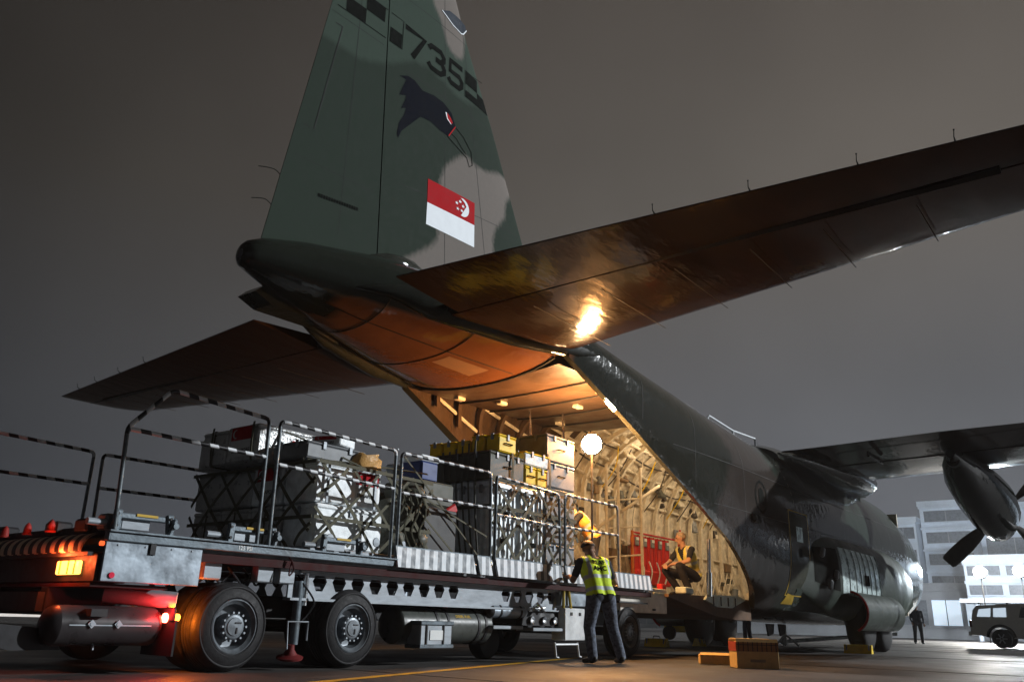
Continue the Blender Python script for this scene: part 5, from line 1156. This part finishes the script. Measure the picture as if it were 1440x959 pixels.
# ------------------------------------------------------------------ things on the ground
def carton(label, x, y, w_, d_, h_, rz):
    t = thing('carton', label, 'carton', (0,0,0), 'cartons on the apron'); T = Matrix.Translation((x,y,0)) @ Matrix.Rotation(rz,4,'Z')
    def put(nm, g, mt, par=t):
        g.v = [T @ v for v in g.v]; return obj(nm, g, mt, par)
    g = G(); g.box((0,0,h_/2+.002), (w_,d_,h_), bev=.004); b = put('body', g, CARD)
    return t, put, b
t, put, b = carton('tall brown carton with dark printed band, standing on the apron', 3.86,11.62, .56,.40,.33, R(37))
g = G(); g.box((0,-.203,.275), (.565,.006,.12)); put('printed_band', g, CARDP, b)
g = G(); g.box((-.283,0,.275), (.006,.405,.12)); put('printed_band', g, mat('red printed card', (.30,.05,.03), .7), b)
for k in range(9):
    g = G(); g.box((-.25+.0625*k,-.208,.275), (.010,.004,.12)); put('print_line', g, DARKEQ, b)
g = G(); g.box((0,-.208,.30), (.56,.004,.008)); put('print_line', g, DARKEQ, b)
g = G(); g.prism([(-.2,.225),(.2,.225),(.12,.155),(-.12,.155)], 'y', -.2035, -.2015); put('band_cutout', g, CARD, b)
for s_ in (-1,1):
    g = G(); g.box((0,s_*.19,.352), (.56,.012,.05), (s_*.5,0,0)); put('flap', g, CARD, b)
g = G(); g.box((.0,-.2035,.10), (.20,.004,.035)); put('faint_stamp', g, mat('faint grey stamp', (.28,.22,.13), .7), b)
t, put, b = carton('low flattened brown carton beside the tall one', 3.02,12.25, .46,.30,.13, R(30))
g = G(); g.box((0,-.19,.14), (.46,.10,.01), (R(18),0,0)); put('flap', g, CARD, b)
def chock(label, x, y, rz, L=.5):
    t = thing('wheel_chock', label, 'chock', (0,0,0), 'yellow wheel chocks'); T = Matrix.Translation((x,y,0)) @ Matrix.Rotation(rz,4,'Z'); 
    g = G(); g.prism([(-.13,.003),(.13,.003),(.05,.2),(-.05,.2)], 'x', -L/2, L/2); g.v = [T @ v for v in g.v]; obj('block', g, YELLOW, t)
    for s_ in (-1,1):
        g = G(); g.box((s_*(L/2-.06),0,.105), (.03,.20,.19)); g.v = [T @ v for v in g.v]; obj('end_band', g, GALV, t)
    g = G(); g.tube([T @ Vector(q) for q in ((-.1,0,.2),(-.08,0,.26),(.08,0,.26),(.1,0,.2))], .012, 6); obj('rope_handle', g, MARK, t)
chock('yellow chock behind the starboard main wheels', 2.42,21.75,R(5),.62); chock('yellow chock behind the port main wheels', -2.1,20.2,R(0),.6); chock('yellow chock between the port main wheels', -2.05,22.6,R(80),.3)
t = thing('equipment_chest', 'grey metal chest standing beyond the ramp on the far side', 'chest', (-2.6,24.5,0))
g = G(); g.box((-2.6,24.5,.38), (1.0,.6,.72), bev=.02); obj('body', g, STEEL, t); g = G(); g.box((-2.6,24.5,.79), (1.04,.64,.10), bev=.02); obj('lid', g, PANELG, t)
for x_ in (-3.0,-2.2):
    g = G(); g.cyl((x_,24.3,.002), (x_,24.7,.002+.0), .02, n=8); 
t = thing('jack_stand', 'pale jack stand under the aircraft belly', 'jack', (-1.2,27.0,0))
g = G(); g.cyl((-1.2,27,.05), (-1.2,27,.62), .05, n=12); obj('ram', g, WHITEBOX, t)
for a in (0,2.1,4.2):
    g = G(); g.tube([(-1.2,27,.35),(-1.2+.4*math.cos(a),27+.4*math.sin(a),.03)], .03, 8); obj('leg', g, WHITEBOX, t)
t = thing('tow_bar', 'pale tow bar lying beyond the main gear', 'tow bar', (.2,28.5,0))
g = G(); g.tube([(-1.6,27.6,.12),(1.4,29.8,.45)], .06, 8); obj('tube', g, WHITEBOX, t); g = G(); g.lathe((-1.5,27.6,.18), (1,.2,0), [(0,.1),(.02,.17),(.1,.17),(.12,.1)], 20); obj('wheel', g, TYRE, t, smooth=40)
# a small yellow ground unit on wheels
t = thing('ground_power_unit', 'small yellow ground unit parked beyond the port gear', 'ground unit', (-5.5,30,0))
g = G(); g.box((-5.5,30,.75), (2.2,1.3,.9), bev=.06); obj('housing', g, YELLOW, t); 
for x_ in (-6.3,-4.7):
    g = G(); g.lathe((x_,29.3,.28), (0,-1,0), [(0,.15),(.02,.25),(.12,.25),(.14,.15)], 20); obj('wheel', g, TYRE, t, smooth=40)

# ------------------------------------------------------------------ pickup
PK = thing('pickup_truck', 'white double cab pickup with canopy parked on the apron', 'pickup', (4.6,38.6,0))
S_ = .90
def pk(px, py, pz): return Vector((2.18+px*S_, 38.0+py*S_+px*.10, pz*S_))
def arch(cx_, r_, n_=10): return [(cx_+r_*math.cos(a), .42+r_*math.sin(a)) for a in fr(math.pi,0,n_)]
prof = [(0,.55)]+[(.55,.48)]+arch(1.12,.46)+[(1.7,.42),(3.75,.42)]+arch(4.25,.46)+[(4.85,.5),(5.1,.55),(5.12,.95),(4.95,1.08),(3.85,1.16),(3.1,1.20),(.1,1.16),(0,1.0)]
g = G(); g.loft([[pk(a, q, b) for a, b in prof] for q in (0,1.75)], True); obj('body', g, CARPAINT, PK)
cab = [(.08,1.16),(.16,1.55),(.32,1.74),(1.5,1.80),(1.9,1.82),(2.9,1.78),(3.3,1.62),(3.95,1.17)]
g = G(); g.loft([[pk(a, q[0]+q[1]*max(0,(b-1.16))*.18, b) for a, b in cab] for q in ((.02,1),(1.73,-1))], True); cb = obj('cab_and_canopy', g, CARPAINT, PK)
for k, pl in enumerate(([(.30,1.28),(.40,1.58),(.85,1.63),(.80,1.28)],[(.92,1.28),(.95,1.63),(1.42,1.66),(1.40,1.28)],[(1.85,1.26),(1.98,1.68),(2.38,1.70),(2.38,1.26)],[(2.48,1.26),(2.48,1.70),(2.9,1.66),(3.25,1.50),(3.4,1.26)])):
    for q in (0,1):
        g = G(); yo = (lambda b: .02+(b-1.16)*.18-.008) if q == 0 else (lambda b: 1.73-(b-1.16)*.18+.008)
        g.add([pk(a, yo(b), b) for a, b in pl], [list(range(len(pl)))]); wn = obj('side_window', g, LITWIN if (k < 2 and q == 0) else GLASS, PK)
for cx_ in (1.12,4.25):
    for q, d in ((-.02,1),(1.77,-1)):
        g = G(); g.lathe(pk(cx_,q,.40), (-.0,1*d,0), [(0,.2),(.01,.30),(.04,.345),(.18,.345),(.22,.30),(.23,.2)], 32); wh = obj('wheel', g, TYRE, PK, smooth=35)
        g = G(); g.lathe(pk(cx_,q,.40)-Vector((0,.012*d,0)), (0,d,0), [(0,.215),(.02,.21),(.05,.19),(.06,.02)], 24); obj('rim', g, DARKM, wh, smooth=35)
        for k in range(6):
            a = k*math.pi/3; p = pk(cx_,q,.40); g = G(); g.box(p+Vector((.11*math.cos(a),-.012*d,.11*math.sin(a))), (.16,.02,.045), (0,-a,0), .006); obj('spoke', g, GALV, wh)
for cx_ in (1.12,4.25):
    g = G(); g.tube([pk(cx_+.50*math.cos(a), -.02, .42+.50*math.sin(a)) for a in fr(math.pi*.98,.06,14)], .055, 8); obj('wheel_arch_flare', g, DARKM, PK)
g = G(); g.box(pk(-.04,.88,.58), (.14,1.5,.16), (0,0,.0), .03); obj('rear_bumper', g, CARPAINT, PK)
g = G(); g.box(pk(.03,.06,.98), (.10,.12,.26), bev=.02); obj('tail_lamp', g, mat('dark red lamp', (.10,.01,.01), .2), PK)
for a in (.45,1.5,2.6):
    g = G(); g.box(pk(a,.5,1.83), (.06,.9,.05)); obj('roof_bar', g, DARKM, PK)
g = G(); g.box(pk(2.2,-.012,1.08), (.20,.02,.035)); obj('door_handle', g, DARKM, PK)
g = G(); g.box(pk(2.43,.0,.85), (.012,.03,.75)); obj('door_gap', g, SEAM, PK)

# ------------------------------------------------------------------ buildings beyond the apron
def block(name, label, x0, x1, y0, depth, h, mt, floors, cols, lit=(), frame=CONCD, z0=0):
    t = thing(name, label, 'building', ((x0+x1)/2,y0+depth/2,0))
    g = G(); g.box(((x0+x1)/2,y0+depth/2,z0+(h-z0)/2), (x1-x0,depth,h-z0)); obj('wall', g, mt, t)
    fh = (h-z0)/floors; cw = (x1-x0)/cols
    for f_ in range(floors):
        for c_ in range(cols):
            zc_ = z0+fh*(f_+.52); xc = x0+cw*(c_+.5)
            g = G(); g.box((xc,y0-.02,zc_), (cw*.84,.10,fh*.50)); wn = obj('window', g, LITWIN if (f_,c_) in lit else BWIN, t)
            g = G(); g.box((xc,y0-.10,zc_-fh*.29), (cw*.92,.22,.10)); obj('sill', g, mt, wn)
            g = G(); g.box((xc,y0-.085,zc_), (.08,.05,fh*.5)); obj('mullion', g, frame, wn)
        g = G(); g.box(((x0+x1)/2,y0-.14,z0+fh*(f_+1)-.12), (x1-x0+.1,.30,.22)); obj('floor_band', g, mt, t)
    g = G(); g.box(((x0+x1)/2,y0+depth/2,h+.25), (x1-x0+.3,depth+.3,.5)); obj('parapet', g, mt, t)
    return t
block('office_building', 'tall pale terminal block with recessed grey window bands', -9.5,-4.9,90,12,12.2,CONC,6,1)
block('stair_tower', 'narrow pale stair tower beside the tall terminal block', -12.0,-9.7,88.5,8,10.6,CONC,5,1)
block('service_wing', 'plain pale wing with no lit windows joined to the tall block', -4.8,0.8,92,12,11.9,CONC,1,1)
block('link_building', 'long low bright building with ribbon windows behind the floodlights', -4.0,34,76,10,5.9,CONC,2,14,lit=((1,3),(1,4),(1,5),(1,6),(1,7),(1,8),(1,2)),z0=3.0)
block('ground_hall', 'low grey ground floor hall with doors behind the apron', -30,40,84,8,4.2,CONCD,1,26,lit=((0,8),(0,9),(0,12)))
t = thing('covered_walkway', 'raised pale walkway on columns in front of the low hall', 'walkway', (10,75,0))
g = G(); g.box((15,74,2.85), (38,3.2,.30)); obj('deck', g, CONC, t)
for k in range(9):
    g = G(); g.cyl((-3+k*4.2,73.2,0), (-3+k*4.2,73.2,2.7), .16, n=12); obj('column', g, CONC, t)
for k in range(4):
    block('far_building', ['far low hangar left of the cargo loader','far pale office left of the hangar','far dark warehouse beyond the port wing','far grey shed beyond the port gear'][k], *((-95,-70,150),(-140,-112,140),(-62,-40,160),(-34,-16,150))[k][:2], ((150,140,160,150)[k]), 14, (6,8,6.5,5)[k], CONCD, 2, 6, lit=((0,1),(0,4),(1,2)) if k != 2 else ((0,3),))
# floodlights before the low building; rear heads added to light the walls behind
for x_, z_, col_, pw in ((-.55,4.15,(1,.95,.86),8000),(1.62,4.2,(.78,.92,1),6500)):
    t = thing('floodlight', 'glaring warm white floodlight with an added rear head before the long building' if x_ < 0 else 'glaring bluish floodlight with an added rear head before the long building', 'floodlight', (x_,60.5,0), 'apron floodlights')
    g = G(); g.cyl((x_,60.5,0), (x_,60.5,z_), .035, n=10); obj('pole', g, mat('matt black pole', (.01,.01,.01), .9, spec=0), t)
    for d_ in (-1,1):
        g = G(); g.lathe((x_,60.5+d_*.12,z_), (0,d_,0), [(0,.12),(.05,.30),(.2,.38),(.22,.36)], 28); obj('housing', g, DARKM, t, smooth=40)
        g = G(); g.lathe((x_,60.5+d_*.31,z_), (0,d_,0), [(0,.35),(.03,.33),(.08,.19),(.10,.02)], 36); obj('lens', g, mat('floodlight lens %g' % x_, col_, .3, emit=col_, estr=80), t, smooth=40)
        lamp('floodlight_light', (x_,60.5+d_*.75,z_+(.05 if d_ < 0 else .3)), pw*(1 if d_ < 0 else .75), col_ if d_ < 0 else (.92,.96,1), .3, t)
t = thing('parked_van', 'white van parked on the far side beyond the loader tail', 'van', (-14,9,0))
g = G(); g.prism([(-16.5,.35),(-12,.35),(-11.8,1.0),(-12.6,1.25),(-13.3,1.95),(-16.5,1.95)], 'y', 8, 9.7); obj('body', g, CARPAINT, t)
for x_ in (-15.6,-12.8):
    g = G(); g.lathe((x_,7.98,.34), (0,1,0), [(0,.2),(.02,.32),(.2,.34),(.22,.2)], 24); obj('wheel', g, TYRE, t, smooth=35)
g = G(); g.box((-12.95,7.99,1.52), (.7,.03,.45), bev=.01); obj('side_window', g, GLASS, t)

# ------------------------------------------------------------------ night haze
hz = bpy.data.materials.new('night haze'); hz.use_nodes = True; t_ = hz.node_tree; t_.nodes.clear()
ho_ = N(t_, 'ShaderNodeOutputMaterial'); pv = N(t_, 'ShaderNodeVolumePrincipled'); pv.inputs['Color'].default_value = (.9,.92,.95,1); pv.inputs['Density'].default_value = .0005; pv.inputs['Anisotropy'].default_value = .1
t_.links.new(pv.outputs[0], ho_.inputs['Volume'])
g = G(); g.box((0,300,6.5), (1210,1010,15.0)); g.v = [v for v in g.v]
o = obj('haze', g, hz, None); tag(o, 'thin night haze over the apron', kind='stuff')
